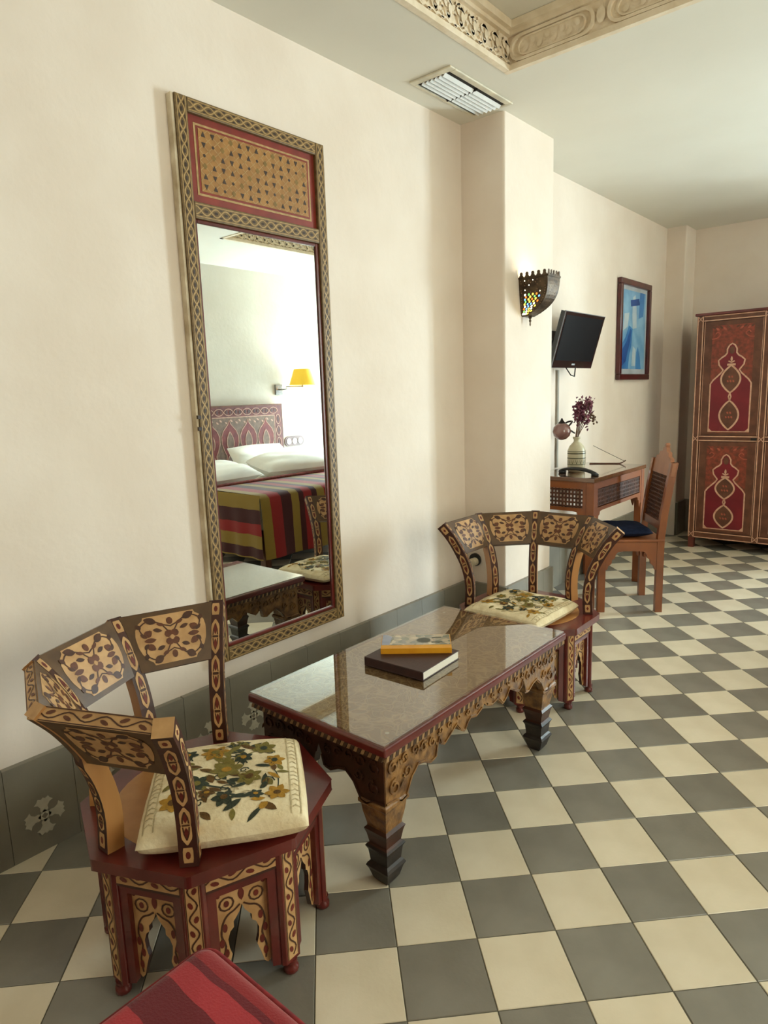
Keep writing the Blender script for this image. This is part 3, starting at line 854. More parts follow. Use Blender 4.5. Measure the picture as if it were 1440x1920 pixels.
ro = b.build('rope_moulding', [mat('rope_light_wood', (158, 126, 88), (130, 98, 62), 40, .45), mat('rope_dark_wood', (70, 46, 28), None, 40, .45)], table); ro['kind'] = 'stuff'
# aprons with scalloped lower edge
def scallop(L_):
    half = [(.0, .262), (.040, .258), (.062, .244), (.084, .250), (.108, .292), (.140, .318), (.168, .312), (.200, .296), (.222, .300), (.230, .330), (.240, .352), (.252, .330), (.268, .322), (.300, .340),
            (.330, .356), (.350, .332), (.372, .318), (.388, .336), (.404, .348), (.440, .340), (.470, .352)]
    return [(p[0], p[1]) for p in half if p[0] < L_ / 2 - .004]
def apron(L_, fn, pts=None):
    h = pts or scallop(L_)
    low = h + [(L_ / 2, .366)] + [(L_ - p[0], p[1]) for p in h[::-1]]
    b = MB(); b.prism([(u - L_ / 2, v) for u, v in low] + [(L_ / 2, .412), (-L_ / 2, .412)], fn, -.020, 0.0)
    return b, [(u - L_ / 2, v) for u, v in low]
ins = .030
carv = MB()
def carve(fn, L_, m, rnd):
    """raised scrolls and leaves over the apron and its brackets"""
    for s in (-1, 1):
        base = L_ / 2
        for (u, v, r) in ((.030, .365, .022), (.036, .305, .024), (.078, .372, .020), (.088, .328, .018), (.125, .375, .018), (.165, .365, .018), (.205, .362, .016), (.245, .380, .013), (.290, .377, .014), (.340, .384, .011), (.390, .378, .012), (.440, .376, .012)):
            if u > L_ / 2 - .02: continue
            pts = [(s * (base - u) + r * (1 - t / 17) * cos(t * .62 + u * 40), v + r * (1 - t / 17) * sin(t * .62 + u * 40)) for t in range(13)]
            m.ribbon(pts, .0055, fn, .005, 0, .006)
            m.leaf(s * (base - u) + r * .9, v - r * .6, rnd.uniform(0, 6), r * 1.1, r * .5, fn, .004)
        m.ribbon([(s * (base - p[0]), p[1] + .008) for p in scallop(L_)], .0045, fn, .004, 0, .005)
rnd = random.Random(4)
LL = 2 * tl - 2 * ins - .006; LS = 2 * tw - 2 * ins - .006
for nm, fn, L_ in (('long_apron', lambda u, v, h: (tw - ins + h, u, v), LL), ('long_apron', lambda u, v, h: (-tw + ins - h, -u, v), LL),
                   ('end_apron', lambda u, v, h: (u, -tl + ins - h, v), LS), ('end_apron', lambda u, v, h: (-u, tl - ins + h, v), LS)):
    b, low = apron(L_, fn); ao = b.build(nm, CARVED if nm == 'long_apron' else DKWOOD, table)
    m = MB(); carve(fn, L_, m, rnd); m.build('carving', CARVED if nm == 'long_apron' else DKWOOD, ao)
# stacked square legs
def leg_prof():
    return [(.0, .018, 2), (.012, .026, 2), (.040, .034, 2), (.052, .040, 2), (.060, .036, 2), (.066, .030, 2), (.100, .034, 2), (.112, .040, 2), (.118, .036, 1), (.122, .031, 1),
            (.150, .036, 1), (.166, .041, 1), (.174, .034, 0), (.180, .034, 0), (.215, .041, 0), (.240, .044, 0), (.248, .050, 0), (.258, .050, 0), (.264, .044, 0), (.412, .044, 0)]
for sx in (-1, 1):
    for sy in (-1, 1):
        cx, cy = sx * (tw - ins - .046), sy * (tl - ins - .046); b = MB(); P_ = leg_prof()
        for (z0, r0, m0), (z1, r1, m1) in zip(P_, P_[1:]):
            b.add([(cx + a * r0, cy + c_ * r0, z0) for a, c_ in ((-1, -1), (1, -1), (1, 1), (-1, 1))] + [(cx + a * r1, cy + c_ * r1, z1) for a, c_ in ((-1, -1), (1, -1), (1, 1), (-1, 1))],
                  [(0, 1, 5, 4), (1, 2, 6, 5), (2, 3, 7, 6), (3, 0, 4, 7)], m0)
        b.add([(cx + a * .018, cy + c_ * .018, 0) for a, c_ in ((-1, -1), (1, -1), (1, 1), (-1, 1))], [(3, 2, 1, 0)], 2)
        b.build('leg', [CARVED, DKWOOD, BLACKW], table)

# books on the table
PAPER = mat('book_paper', (236, 230, 214), (222, 214, 196), 120, .8, stretch=(1, 1, 30))
def book(name, label, w_, l_, h_, cover, spine_mat, loc, rotz, hard=True, decor=None):
    """spine along local -y side, length along x"""
    o = thing(name, label, 'book', loc, rotz, None)
    c_ = .0028 if hard else .0008; ov = .003 if hard else 0.0
    b = MB()
    b.box(-l_ / 2, l_ / 2, -w_ / 2, w_ / 2, 0, c_); b.box(-l_ / 2, l_ / 2, -w_ / 2, w_ / 2, h_ - c_, h_)
    b.box(-l_ / 2, l_ / 2, -w_ / 2, -w_ / 2 + c_, c_, h_ - c_, 1)
    b.build('cover', [cover, spine_mat], o, bevel=.001, segs=1)
    b = MB(); b.box(-l_ / 2 + ov, l_ / 2 - ov, -w_ / 2 + c_, w_ / 2 - ov, c_, h_ - c_); b.build('pages', PAPER, o)
    if decor: decor(o, w_, l_, h_)
    return o
BRN = mat('brown_leatherette', (58, 26, 20), (48, 20, 16), 60, .45, .15, 200)
ORG = mat('orange_card', (226, 158, 30), (214, 144, 24), 20, .45)
def photo_cover(o, w_, l_, h_):
    m, N, L, P = base_mat('market_photo_print')
    tc = N.new('ShaderNodeTexCoord'); vo = N.new('ShaderNodeTexVoronoi'); vo.inputs['Scale'].default_value = 55
    L.new(tc.outputs['Object'], vo.inputs['Vector'])
    rp = N.new('ShaderNodeValToRGB'); els = rp.color_ramp.elements
    cols = [(70, 84, 60), (150, 140, 116), (96, 104, 84), (180, 160, 130), (116, 112, 100), (206, 186, 150), (90, 90, 76)]
    els[0].color = lin(cols[0]); els[1].position = 1; els[1].color = lin(cols[-1])
    for i, c_ in enumerate(cols[1:-1]): e = els.new((i + 1) / 6); e.color = lin(c_)
    sp = N.new('ShaderNodeSeparateColor'); L.new(vo.outputs['Color'], sp.inputs[0]); L.new(sp.outputs[0], rp.inputs[0]); L.new(rp.outputs[0], P.inputs['Base Color'])
    P.inputs['Roughness'].default_value = .2; P.inputs['Coat Weight'].default_value = .6
    sky = mat('pale_blue_print', (150, 156, 176), (130, 138, 160), 20, .25)
    ink = mat('print_ink', (70, 74, 58), None, 20, .4)
    d = MB(); F = flat_z(h_)
    d.prism([(-l_ / 2 + .002, -w_ / 2 + .030), (l_ / 2 - .002, -w_ / 2 + .030), (l_ / 2 - .002, w_ / 2 - .002), (-l_ / 2 + .002, w_ / 2 - .002)], F, 0, .0003, 0)
    d.poly([(-l_ / 2 + .002, -w_ / 2 + .032), (-l_ / 2 + .028, -w_ / 2 + .032), (-l_ / 2 + .036, w_ / 2 - .02), (-l_ / 2 + .020, w_ / 2 - .002), (-l_ / 2 + .002, w_ / 2 - .002)], F, .0006, 1)
    d.ell(.026, .008, .024, .022, F, .0006, 2, 0, 14)
    d.ribbon([(.055, .030), (.088, .034)], .010, F, .0006, 2); d.ribbon([(.052, -.012), (.090, -.010)], .012, F, .0006, 2)
    d.build('cover_print', [m, sky, ink], o)
# brown hardback below, orange-spined paperback on top
book('hardback_book', 'closed dark brown hardback with white page edges on the low table, under the orange book', .215, .235, .030, BRN, BRN, (.714, 1.645, .4566), radians(3), True)
book('paperback_book', 'orange-spined paperback with a photo cover lying on the brown hardback', .128, .236, .019, ORG, ORG, (.688, 1.702, .4868), radians(38), False, photo_cover)

# ------------------------------------------------------------------ tall mirror
OLIVE = mat('olive_gilt_ground', (122, 98, 60), (98, 76, 44), 60, .5)
STRAND = mat('gilt_strand', (182, 150, 100), (160, 128, 80), 60, .45)
DOT = mat('dark_inlay_dot', (58, 38, 24), None, 40, .5)
REDF = mat('red_painted_panel', (136, 46, 32), (118, 38, 26), 14, .45)
GOLD = mat('gilt_panel', (166, 118, 58), (148, 102, 48), 30, .5)
PLAST = mat('chipped_plaster_edge', (228, 216, 192), (176, 156, 124), 9, .8, .3, 60)
MY0, MY1, MZ0, MZ1 = 1.359, 2.026, .375, 2.312
mir = thing('wall_mirror', 'tall narrow mirror in a gilt-patterned frame with red top panel, on the cream wall', 'mirror', (0, (MY0 + MY1) / 2, MZ0))
hw_, HH_ = (MY1 - MY0) / 2, MZ1 - MZ0
XB, XF = .004, .034
BW = .046
def bar(u0, u1, v0, v1, name='frame_bar', xf=XF):
    b = MB(); b.box(XB, xf, u0, u1, v0, v1); return b.build(name, OLIVE, mir, bevel=.003, segs=2)
def guilloche(o, u0, u1, v0, v1, xf=XF):
    vertical = (v1 - v0) > (u1 - u0)
    L_ = (v1 - v0) if vertical else (u1 - u0); w_ = (u1 - u0) if vertical else (v1 - v0)
    cu, cv = (u0 + u1) / 2, (v0 + v1) / 2
    F = (lambda a, b_, h: (xf + h, cu + b_, cv + a)) if vertical else (lambda a, b_, h: (xf + h, cu + a, cv + b_))
    n = max(3, round(L_ / .042)); p = L_ / n; A = w_ * .27; d = MB()
    for sg in (-1, 1):
        d.ribbon([(-L_ / 2 + p * k / 6, sg * A * cos(pi * k / 6)) for k in range(n * 6 + 1)], .0042, F, .0009 if sg > 0 else .0012, 0)
        d.ribbon([(-L_ / 2, sg * w_ * .40), (L_ / 2, sg * w_ * .40)], .0028, F, .0009, 0)
    for k in range(n + 1):
        a = -L_ / 2 + k * p
        if 0 < k < n: d.ell(a, 0, p * .20, A * .40, F, .0012, 1, 0, 6)
        if k < n:
            for sg in (-1, 1): d.ell(a + p / 2, sg * A * .95, p * .17, A * .22, F, .0012, 1, 0, 6)
    d.build('interlace_painting', [STRAND, DOT], o)
zr0, zr1 = 1.938 - MZ0, 1.992 - MZ0
for (u0, u1, v0, v1) in ((-hw_, -hw_ + BW, 0, HH_), (hw_ - BW, hw_, 0, HH_), (-hw_ + BW, hw_ - BW, HH_ - BW, HH_), (-hw_ + BW, hw_ - BW, zr0, zr1), (-hw_ + BW, hw_ - BW, 0, .052)):
    o = bar(u0, u1, v0, v1); guilloche(o, u0 + .003, u1 - .003, v0 + .003, v1 - .003)
b = MB()
for (u0, u1, v0, v1) in ((-hw_ + BW, -hw_ + BW + .010, .052, zr0), (hw_ - BW - .016, hw_ - BW, .052, zr0), (-hw_ + BW + .01, hw_ - BW - .016, zr0 - .012, zr0), (-hw_ + BW + .01, hw_ - BW - .016, .052, .066)):
    b.box(XB, .026, u0, u1, v0, v1)
b.build('inner_moulding', MAROON, mir, bevel=.003)
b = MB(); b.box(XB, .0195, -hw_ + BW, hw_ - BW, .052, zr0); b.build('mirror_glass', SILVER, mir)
b = MB(); b.box(XB, .020, -hw_ + BW, hw_ - BW, zr1, HH_ - BW)
pn = b.build('top_panel', REDF, mir)
d = MB(); F = flat_x(.020)
pu0, pu1, pv0, pv1 = -hw_ + BW + .042, hw_ - BW - .042, zr1 + .040, HH_ - BW - .036
d.prism([(pu0 - .016, pv0 - .014), (pu1 + .016, pv0 - .014), (pu1 + .016, pv1 + .014), (pu0 - .016, pv1 + .014)], F, 0, .001, 2)
d.prism([(pu0 - .008, pv0 - .007), (pu1 + .008, pv0 - .007), (pu1 + .008, pv1 + .007), (pu0 - .008, pv1 + .007)], F, 0, .0018, 3)
d.prism([(pu0, pv0), (pu1, pv0), (pu1, pv1), (pu0, pv1)], F, 0, .0028, 0)
nu, nv = 13, 6; su, sv = (pu1 - pu0) / nu, (pv1 - pv0) / nv
for i in range(nu):
    for j in range(nv):
        cu, cv = pu0 + (i + .5) * su, pv0 + (j + .5) * sv
        k = (i * 2 + j * 3) % 5
        if k in (0, 3, 2):
            s = .010 * (1 if (i + j) % 2 else -1)
            d.poly([(cu - .009, cv - s * .8), (cu + .009, cv - s * .8), (cu, cv + s)], F, .0036, 1)
        elif k == 1:
            d.poly([(cu, cv - .011), (cu + .010, cv), (cu, cv + .011), (cu - .010, cv)], F, .0036, 4)
        elif k == 2:
            d.ell(cu, cv, .009, .009, F, .0036, 4, 0, 6)
        else:
            d.ell(cu, cv, .006, .006, F, .0036, 1, 0, 5)
        d.ribbon([(cu - su / 2, cv - sv / 2), (cu + su / 2, cv + sv / 2)], .0022, F, .0033, 2)
        d.ribbon([(cu - su / 2, cv + sv / 2), (cu + su / 2, cv - sv / 2)], .0022, F, .0033, 2)
d.build('geometric_painting', [GOLD, DOT, STRAND, REDF, mat('olive_star', (134, 104, 44), None, 30, .5)], pn)
b = MB(); b.box(.0, XF - .006, -hw_ - .010, -hw_ - .0005, .0, HH_); b.build('side_edge', PLAST, mir, bevel=.002)['label'] = 'chipped pale painted edge on the left side of the frame'
for v in (.86, .90):
    b = MB(); b.box(XF - .004, XF + .004, -hw_ - .010, -hw_ + .004, v, v + .012); b.build('hinge', DOT, mir)

# ------------------------------------------------------------------ ceiling air grille
WHT = mat('white_enamel', (226, 226, 224), (214, 214, 210), 10, .35)
DARKV = mat('dark_duct', (40, 36, 30), None, 10, .8)
vx0, vx1, vy0, vy1 = .108, .324, 2.490, 3.000
vent = thing('air_vent', 'white louvred air vent set in the ceiling beside the pier', 'vent', ((vx0 + vx1) / 2, (vy0 + vy1) / 2, ZC))
a_, c_ = (vx1 - vx0) / 2, (vy1 - vy0) / 2
b = MB()
b.box(-a_, a_, -c_, -c_ + .036, -.008, 0); b.box(-a_, a_, c_ - .020, c_, -.008, 0); b.box(-a_, -a_ + .016, -c_ + .036, c_ - .020, -.008, 0); b.box(a_ - .030, a_, -c_ + .036, c_ - .020, -.008, 0)
b.build('vent_frame', mat('cream_vent_frame', (226, 218, 196), None, 10, .5), vent, bevel=.003)
b = MB(); b.box(-a_ + .016, a_ - .030, -c_ + .036, c_ - .020, -.0012, -.0004); b.build('duct', DARKV, vent)
b = MB(); b.box(-a_ + .016, a_ - .030, .002, .008, -.010, -.0012); b.build('divider', DARKV, vent)
for y0, y1 in ((-c_ + .037, .002), (.008, c_ - .021)):
    for k in range(6):
        x = -a_ + .046 + k * .0225
        s = MB(); s.hexa([(x - .008, y0, -.0145), (x - .0062, y0, -.0155), (x - .0062, y1, -.0155), (x - .008, y1, -.0145)], [(x + .0045, y0, -.0022), (x + .006, y0, -.0032), (x + .006, y1, -.0032), (x + .0045, y1, -.0022)])
        s.build('slat', WHT, vent)

# ------------------------------------------------------------------ socket with plug on the pier's near side
BLK = mat('black_plastic', (24, 24, 24), (18, 18, 18), 30, .35)
IVORY = mat('ivory_plastic', (226, 216, 190), None, 30, .4)
so = thing('wall_socket', 'round black socket with a cream plug low on the pier beside the mirror wall', 'socket', (.066, PY0, .425))
def ydisc(b, r, y0, y1, cx=0, cz=0, m=0, n=18):
    rows = [[(cx + r * cos(2 * pi * k / n), y, cz + r * sin(2 * pi * k / n)) for k in range(n)] for y in (y0, y1)]
    b.sheet(rows, m, True, True); b.add(rows[1], [tuple(range(n))], m); b.add(rows[0], [tuple(range(n))[::-1]], m)
b = MB(); ydisc(b, .036, 0, -.012); b.build('socket_plate', BLK, so)
b = MB(); ydisc(b, .022, -.012, -.050, .004, -.008); ydisc(b, .016, -.050, -.058, .004, -.010)
b.tube([(.004, -.05, -.02), (.004, -.055, -.05), (.004, -.04, -.062)], .006, 8); b.build('plug', IVORY, so, bevel=.003)

# ------------------------------------------------------------------ pierced metal sconce on the pier
METAL = mat('dark_aged_brass', (92, 74, 54), (54, 42, 32), 26, .42, .3, 90, metal=.6)
sx0 = PX; sy0, sy1 = 3.185, 3.325; sz0, sz1 = 1.715, 1.905
sc = thing('wall_sconce', 'crenellated pierced metal sconce with coloured glass, lit, on the pier', 'lamp', (sx0, (sy0 + sy1) / 2, sz0))
HZ = sz1 - sz0; hw2 = (sy1 - sy0) / 2
def dep(t): return .128 * (1 - (1 - t) ** 3.4) + .034
def wid(t): return hw2 * (.52 + .48 * t ** .6)
def wall_fn(side):
    """u in -1..1 across the face, t 0 (bottom) .. 1 (top)"""
    def f(u, t, h):
        t = max(0.0, min(1.0, t))
        if side == 'front': return (dep(t) + h, u * wid(t), t * HZ)
        s = -1 if side == 'near' else 1
        return (dep(t) * (u + 1) / 2, s * (wid(t) + h), t * HZ)
    return f
b = MB()
for side in ('near', 'front', 'far'):
    f = wall_fn(side)
    for h in (0, -.002):
        rows = [[f(-1 + 2 * j / 6, k / 12, h) for j in range(7)] for k in range(13)]; b.sheet(rows, 0, False, flip=(h < 0))
b.add([(0, -wid(0), 0), (dep(0), -wid(0), 0), (dep(0), wid(0), 0), (0, wid(0), 0)], [(0, 1, 2, 3)])
b.build('shell', METAL, sc)
b = MB()
for side, n in (('near', 5), ('front', 5), ('far', 5)):
    f = wall_fn(side)
    b.prism([(-1, .955), (1, .955), (1, 1.0), (-1, 1.0)], f, -.003, .004)
    for k in range(n):
        u = -1 + (k + .5) * 2 / n; p = Vector(f(u, 1, 0)); w_ = (Vector(f(u + .8 / n, 1, 0)) - Vector(f(u - .8 / n, 1, 0))) / 2
        nrm = Vector((1, 0, 0)) if side == 'front' else Vector((0, -1 if side == 'near' else 1, 0))
        for (z0, k0, z1, k1) in ((0, 1.0, .010, .55), (.010, .55, .018, .62), (.018, .62, .024, .30)):
            lo = [p - w_ * k0 - nrm * .002, p + w_ * k0 - nrm * .002, p + w_ * k0 + nrm * .002, p - w_ * k0 + nrm * .002]
            hi = [p - w_ * k1 - nrm * .002, p + w_ * k1 - nrm * .002, p + w_ * k1 + nrm * .002, p - w_ * k1 + nrm * .002]
            b.hexa([q + Vector((0, 0, z0)) for q in lo], [q + Vector((0, 0, z1)) for q in hi])
b.build('crenellation', METAL, sc)
b = MB(); b.lathe([(.002, -.048), (.004, -.040), (.003, -.030), (.007, -.022), (.004, -.014), (.009, -.006), (.012, 0)], 10, (.030, 0, 0)); b.build('finial', METAL, sc)
gl = [emit_mat('lit_glass_' + n, c, s) for n, c, s in (('white', (255, 250, 214), 5), ('yellow', (255, 214, 70), 4), ('blue', (110, 170, 255), 2.2), ('green', (120, 220, 110), 2), ('amber', (240, 120, 40), 2.2), ('dim', (120, 90, 62), .12))]
rnd = random.Random(2); d = MB()
for side in ('near', 'front', 'far'):
    f = wall_fn(side)
    for k in range(15):
        t = .06 + k * .060
        n = 6 if k % 2 else 7
        for j in range(n):
            u = -1 + (j + .5) * 2 / n
            if abs(u) > .86: continue
            if side == 'near':
                lowz = t < .56 and -.80 < u < .55
                r = .0052 if lowz else .0028
                m_ = rnd.choice((0, 0, 0, 1, 1, 1, 1, 4, 2, 3)) if lowz else (0 if rnd.random() < .16 else 5)
                if not lowz and rnd.random() < .35: continue
            else:
                if rnd.random() < .72: continue
                r = .0030; m_ = 5
            p = Vector(f(u, t, .0012)); e1 = Vector(f(u + .05, t, .0012)) - p; e2 = Vector(f(u, t + .03, .0012)) - p; e1.normalize(); e2.normalize()
            d.add([p] + [p + e1 * r * cos(q * pi / 3) + e2 * r * sin(q * pi / 3) * 1.2 for q in range(6)], [(0, 1 + q, 1 + (q + 1) % 6) for q in range(6)], m_)
g = d.build('glass_bead', gl, sc); g['label'] = 'coloured glass set in the pierced metal'; g['kind'] = 'stuff'
b = MB(); b.lathe([(.0005, -.02), (.014, -.014), (.017, 0), (.012, .018), (.0005, .026)], 12, (.075, 0, .105)); b.build('bulb', emit_mat('lit_bulb', (255, 232, 180), 20), sc)
point_light('sconce_light', (sx0 + .075, (sy0 + sy1) / 2, sz0 + .155), 1.3, (1.0, .86, .58), .02)

# ------------------------------------------------------------------ television, cable, little lamp, picture on the far left wall
tv = thing('television', 'small black flat television tilted down on the wall beyond the pier', 'television', (0, 4.045, 1.625))
SCR = mat('dark_screen', (9, 10, 11), (7, 8, 9), 3, .35, spec=.08)
GLB = mat('gloss_black', (14, 14, 15), None, 10, .15, coat=.5)
def tvf(u, v, h):   # tilted plane
    nx, nz = .96, -.27
    return (.195 + v * .27 + nx * h, u, v * .96 + nz * h)
b = MB(); b.prism([(-.285, -.166), (.285, -.166), (.285, .166), (-.285, .166)], tvf, -.030, .0); b.prism([(-.20, -.12), (.20, -.12), (.20, .10), (-.20, .10)], tvf, -.055, -.030)
b.build('casing', GLB, tv, bevel=.006, segs=3)
b = MB(); b.prism([(-.262, -.122), (.262, -.122), (.262, .146), (-.262, .146)], tvf, 0, .0012); b.build('screen', SCR, tv)
b = MB(); b.prism([(-.022, -.148), (.022, -.148), (.022, -.138), (-.022, -.138)], tvf, 0, .0012); b.build('badge', mat('silver_print', (176, 176, 178), None, 10, .4), tv)
b = MB(); b.prism([(-.288, -.169), (-.284, -.169), (-.284, .169), (-.288, .169)], tvf, -.003, .002); b.prism([(-.288, .165), (.288, .165), (.288, .169), (-.288, .169)], tvf, -.003, .002); b.build('rim', mat('grey_rim', (120, 120, 122), None, 10, .3), tv)
b = MB(); b.box(0, .016, -.06, .06, -.08, .08); b.box(.016, .145, -.018, .018, -.02, .02); b.build('bracket', BLK, tv, bevel=.003)
b = MB(); b.tube([(.15, .05, -.15), (.13, .08, -.21), (.09, .11, -.20), (.06, .10, -.15)], .004, 6); b.build('loose_wire', BLK, tv)
b = MB(); b.box(0, .014, 4.128, 4.150, .82, 1.46)
tag(b.build('cable_duct', mat('grey_duct', (168, 162, 148), None, 10, .5), None, bevel=.003), 'thin grey cable duct running down the wall under the television', 'duct')
lp = thing('wall_lamp', 'small unlit wall lamp with a mauve glass globe and curved dark arm above the desk', 'lamp', (0, 4.16, 1.09))
b = MB(); b.lathe([(.0005, .0), (.026, .004), (.030, .008), (.020, .016), (.0005, .018)], 16)
for i in range(len(b.v)): x, y, z = b.v[i]; b.v[i] = (z, x, y)
b.build('rose', METAL, lp)
b = MB(); b.tube(smooth_path([(.018, 0, 0), (.06, .02, .03), (.10, .005, .035), (.11, -.06, .012), (.11, -.10, 0)], 5), .006, 8)
b.tube(smooth_path([(.05, .015, .0), (.085, .05, -.035), (.11, .02, -.04), (.11, -.06, -.015), (.11, -.10, 0)], 5), .005, 8)
b.lathe([(.003, .055), (.010, .040), (.020, .028), (.024, .020)], 12, (.11, -.165, .010)); b.ell(.11, -.165, .001, .001, flat_z(.05)); b.build('arm', mat('dark_iron', (44, 34, 30), None, 20, .45, metal=.6), lp)
b = MB(); b.lathe([(.006, -.062), (.030, -.055), (.050, -.036), (.058, -.008), (.052, .020), (.036, .038), (.022, .044)], 20, (.11, -.165, -.012)); b.build('glass_shade', mat('mauve_glass', (150, 112, 104), (120, 84, 80), 8, .12, coat=.8), lp)

pic = thing('framed_picture', 'blue painting of an alley in a dark red frame on the far left wall', 'picture', (0, 5.445, 1.77))
b = MB()
pw, ph = .325, .378
for (y0, y1, z0, z1) in ((-pw, pw, ph - .045, ph), (-pw, pw, -ph, -ph + .045), (-pw, -pw + .045, -ph + .045, ph - .045), (pw - .045, pw, -ph + .045, ph - .045)): b.box(.002, .036, y0, y1, z0, z1)
b.build('frame', mat('dark_red_frame', (84, 26, 28), (66, 20, 22), 14, .3, coat=.4), pic, bevel=.006)
b = MB(); b.box(.002, .012, -pw + .04, pw - .04, -ph + .04, ph - .04); bd = b.build('print', mat('pale_print_border', (206, 214, 224), None, 6, .6), pic)
blues = [mat('paint_blue_%s' % n, c, c2, 9, .6, detail=6) for n, c, c2 in (('pale', (150, 198, 232), (116, 172, 218)), ('mid', (70, 142, 208), (50, 118, 190)), ('deep', (28, 92, 170), (22, 72, 148)), ('white', (206, 222, 232), (180, 204, 222)))]
d = MB(); F = flat_x(.012); a_, e_ = -pw + .075, pw - .075; c0, c1 = -ph + .085, ph - .075
W_, H_ = e_ - a_, c1 - c0
def pp(l): return [(a_ + x * W_, c0 + y * H_) for x, y in l]
d.poly(pp([(0, 0), (1, 0), (1, 1), (0, 1)]), F, .001, 0)
d.poly(pp([(0, 0), (.30, 0), (.34, .18), (.42, .30), (.46, .52), (.30, .56), (.16, .40), (0, .30)]), F, .0016, 1)
d.poly(pp([(0, .02), (.20, .10), (.28, .24), (.36, .36), (.42, .50), (.36, .52), (.22, .36), (0, .22)]), F, .0020, 2)
d.poly(pp([(.62, 0), (.86, 0), (.80, .16), (.70, .30), (.64, .22)]), F, .0018, 1)
d.poly(pp([(.46, .52), (.62, .54), (.60, .78), (.54, .96), (.44, .92), (.42, .70)]), F, .0016, 3)
d.poly(pp([(.36, .80), (.74, .84), (.70, .92), (.34, .88)]), F, .0022, 2)
d.poly(pp([(.70, .66), (.90, .70), (.94, 1.0), (.74, 1.0)]), F, .0018, 1)
d.poly(pp([(.0, .62), (.30, .66), (.34, 1.0), (.0, 1.0)]), F, .0014, 0)
d.poly(pp([(.05, .48), (.24, .54), (.30, .72), (.10, .70)]), F, .0020, 3)
d.poly(pp([(.44, .04), (.60, .04), (.60, .26), (.48, .30)]), F, .0018, 3)
d.build('painted_scene', blues, bd)
b = MB(); b.box(.0175, .0205, -pw + .045, pw - .045, -ph + .045, ph - .045); b.build('glass', pane_mat('picture_glass', (252, 252, 252), 1.5, .35), pic)

# ------------------------------------------------------------------ writing desk with lattice aprons
HONEY = mat('honey_wood', (148, 84, 40), (122, 66, 30), 6, .38, .08, 50, stretch=(1, .2, 1), coat=.2)
HONEYD = mat('dark_turned_wood', (92, 50, 26), (66, 34, 18), 20, .45)
dx0, dx1, dy0, dy1, dz = .024, .446, 3.735, 4.585, .815
desk = thing('writing_desk', 'small honey-brown writing desk with wooden lattice aprons, against the far left wall', 'desk', ((dx0 + dx1) / 2, (dy0 + dy1) / 2, 0))
dw, dl = (dx1 - dx0) / 2, (dy1 - dy0) / 2
b = MB(); b.box(-dw, dw, -dl, dl, dz - .026, dz); b.build('desktop', mat('polished_desktop', (120, 84, 60), (104, 70, 48), 6, .10, coat=1.0), desk, bevel=.004)
for sx in (-1, 1):
    for sy in (-1, 1):
        b = MB(); x, y = sx * (dw - .032), sy * (dl - .032); b.box(x - .024, x + .024, y - .024, y + .024, 0, dz - .027); b.build('leg', HONEY, desk, bevel=.003)
def lattice(L_, z0, z1, fn, parent, name='lattice', pitch=.026):
    b = MB(); n = max(3, int(L_ / pitch)); m_ = max(2, int((z1 - z0) / pitch)); pu, pv = L_ / n, (z1 - z0) / m_
    def spin(p0, p1, r):
        b.tube([fn(*p0, 0), fn(*p1, 0)], r, 5, 0, False)
    for i in range(n + 1): spin((-L_ / 2 + i * pu, z0), (-L_ / 2 + i * pu, z1), .0062)
    for j in range(m_ + 1): spin((-L_ / 2, z0 + j * pv), (L_ / 2, z0 + j * pv), .0062)
    for i in range(n + 1):
        for j in range(m_ + 1):
            u, v, r = -L_ / 2 + i * pu, z0 + j * pv, pitch * .48
            b.add([fn(u - r, v, 0), fn(u, v - r, 0), fn(u + r, v, 0), fn(u, v + r, 0), fn(u, v, r * .8), fn(u, v, -r * .8)],
                  [(0, 1, 4), (1, 2, 4), (2, 3, 4), (3, 0, 4), (1, 0, 5), (2, 1, 5), (3, 2, 5), (0, 3, 5)])
    o = b.build(name, HONEYD, parent); o['kind'] = 'stuff'; return o
def desk_apron(L_, fn, nm):
    b = MB()
    b.prism([(-L_ / 2, .745), (L_ / 2, .745), (L_ / 2, dz - .026), (-L_ / 2, dz - .026)], fn, -.016, 0)
    low = [(0, .560), (.012, .560), (.020, .530), (.030, .555), (.036, .580), (.052, .585), (.058, .604), (.085, .608)]
    poly = [(-L_ / 2 + u, v) for u, v in low] + [(L_ / 2 - u, v) for u, v in low[::-1]] + [(L_ / 2, .630), (-L_ / 2, .630)]
    b.prism(poly, fn, -.016, 0)
    for s in (-1, 1): b.prism([(s * (L_ / 2 - .022), .630), (s * L_ / 2, .630), (s * L_ / 2, .745), (s * (L_ / 2 - .022), .745)][::s], fn, -.016, 0)
    o = b.build(nm, HONEY, desk, bevel=.0015, segs=1)
    lattice(L_ - .044, .638, .737, lambda u, v, h: fn(u, v, h - .008), o, 'lattice', .0205)
desk_apron(2 * dl - .112, lambda u, v, h: (dw - .012 + h, u, v), 'front_apron')
desk_apron(2 * dw - .112, lambda u, v, h: (u, -dl + .012 - h, v), 'end_apron')
desk_apron(2 * dw - .112, lambda u, v, h: (-u, dl - .012 + h, v), 'end_apron')
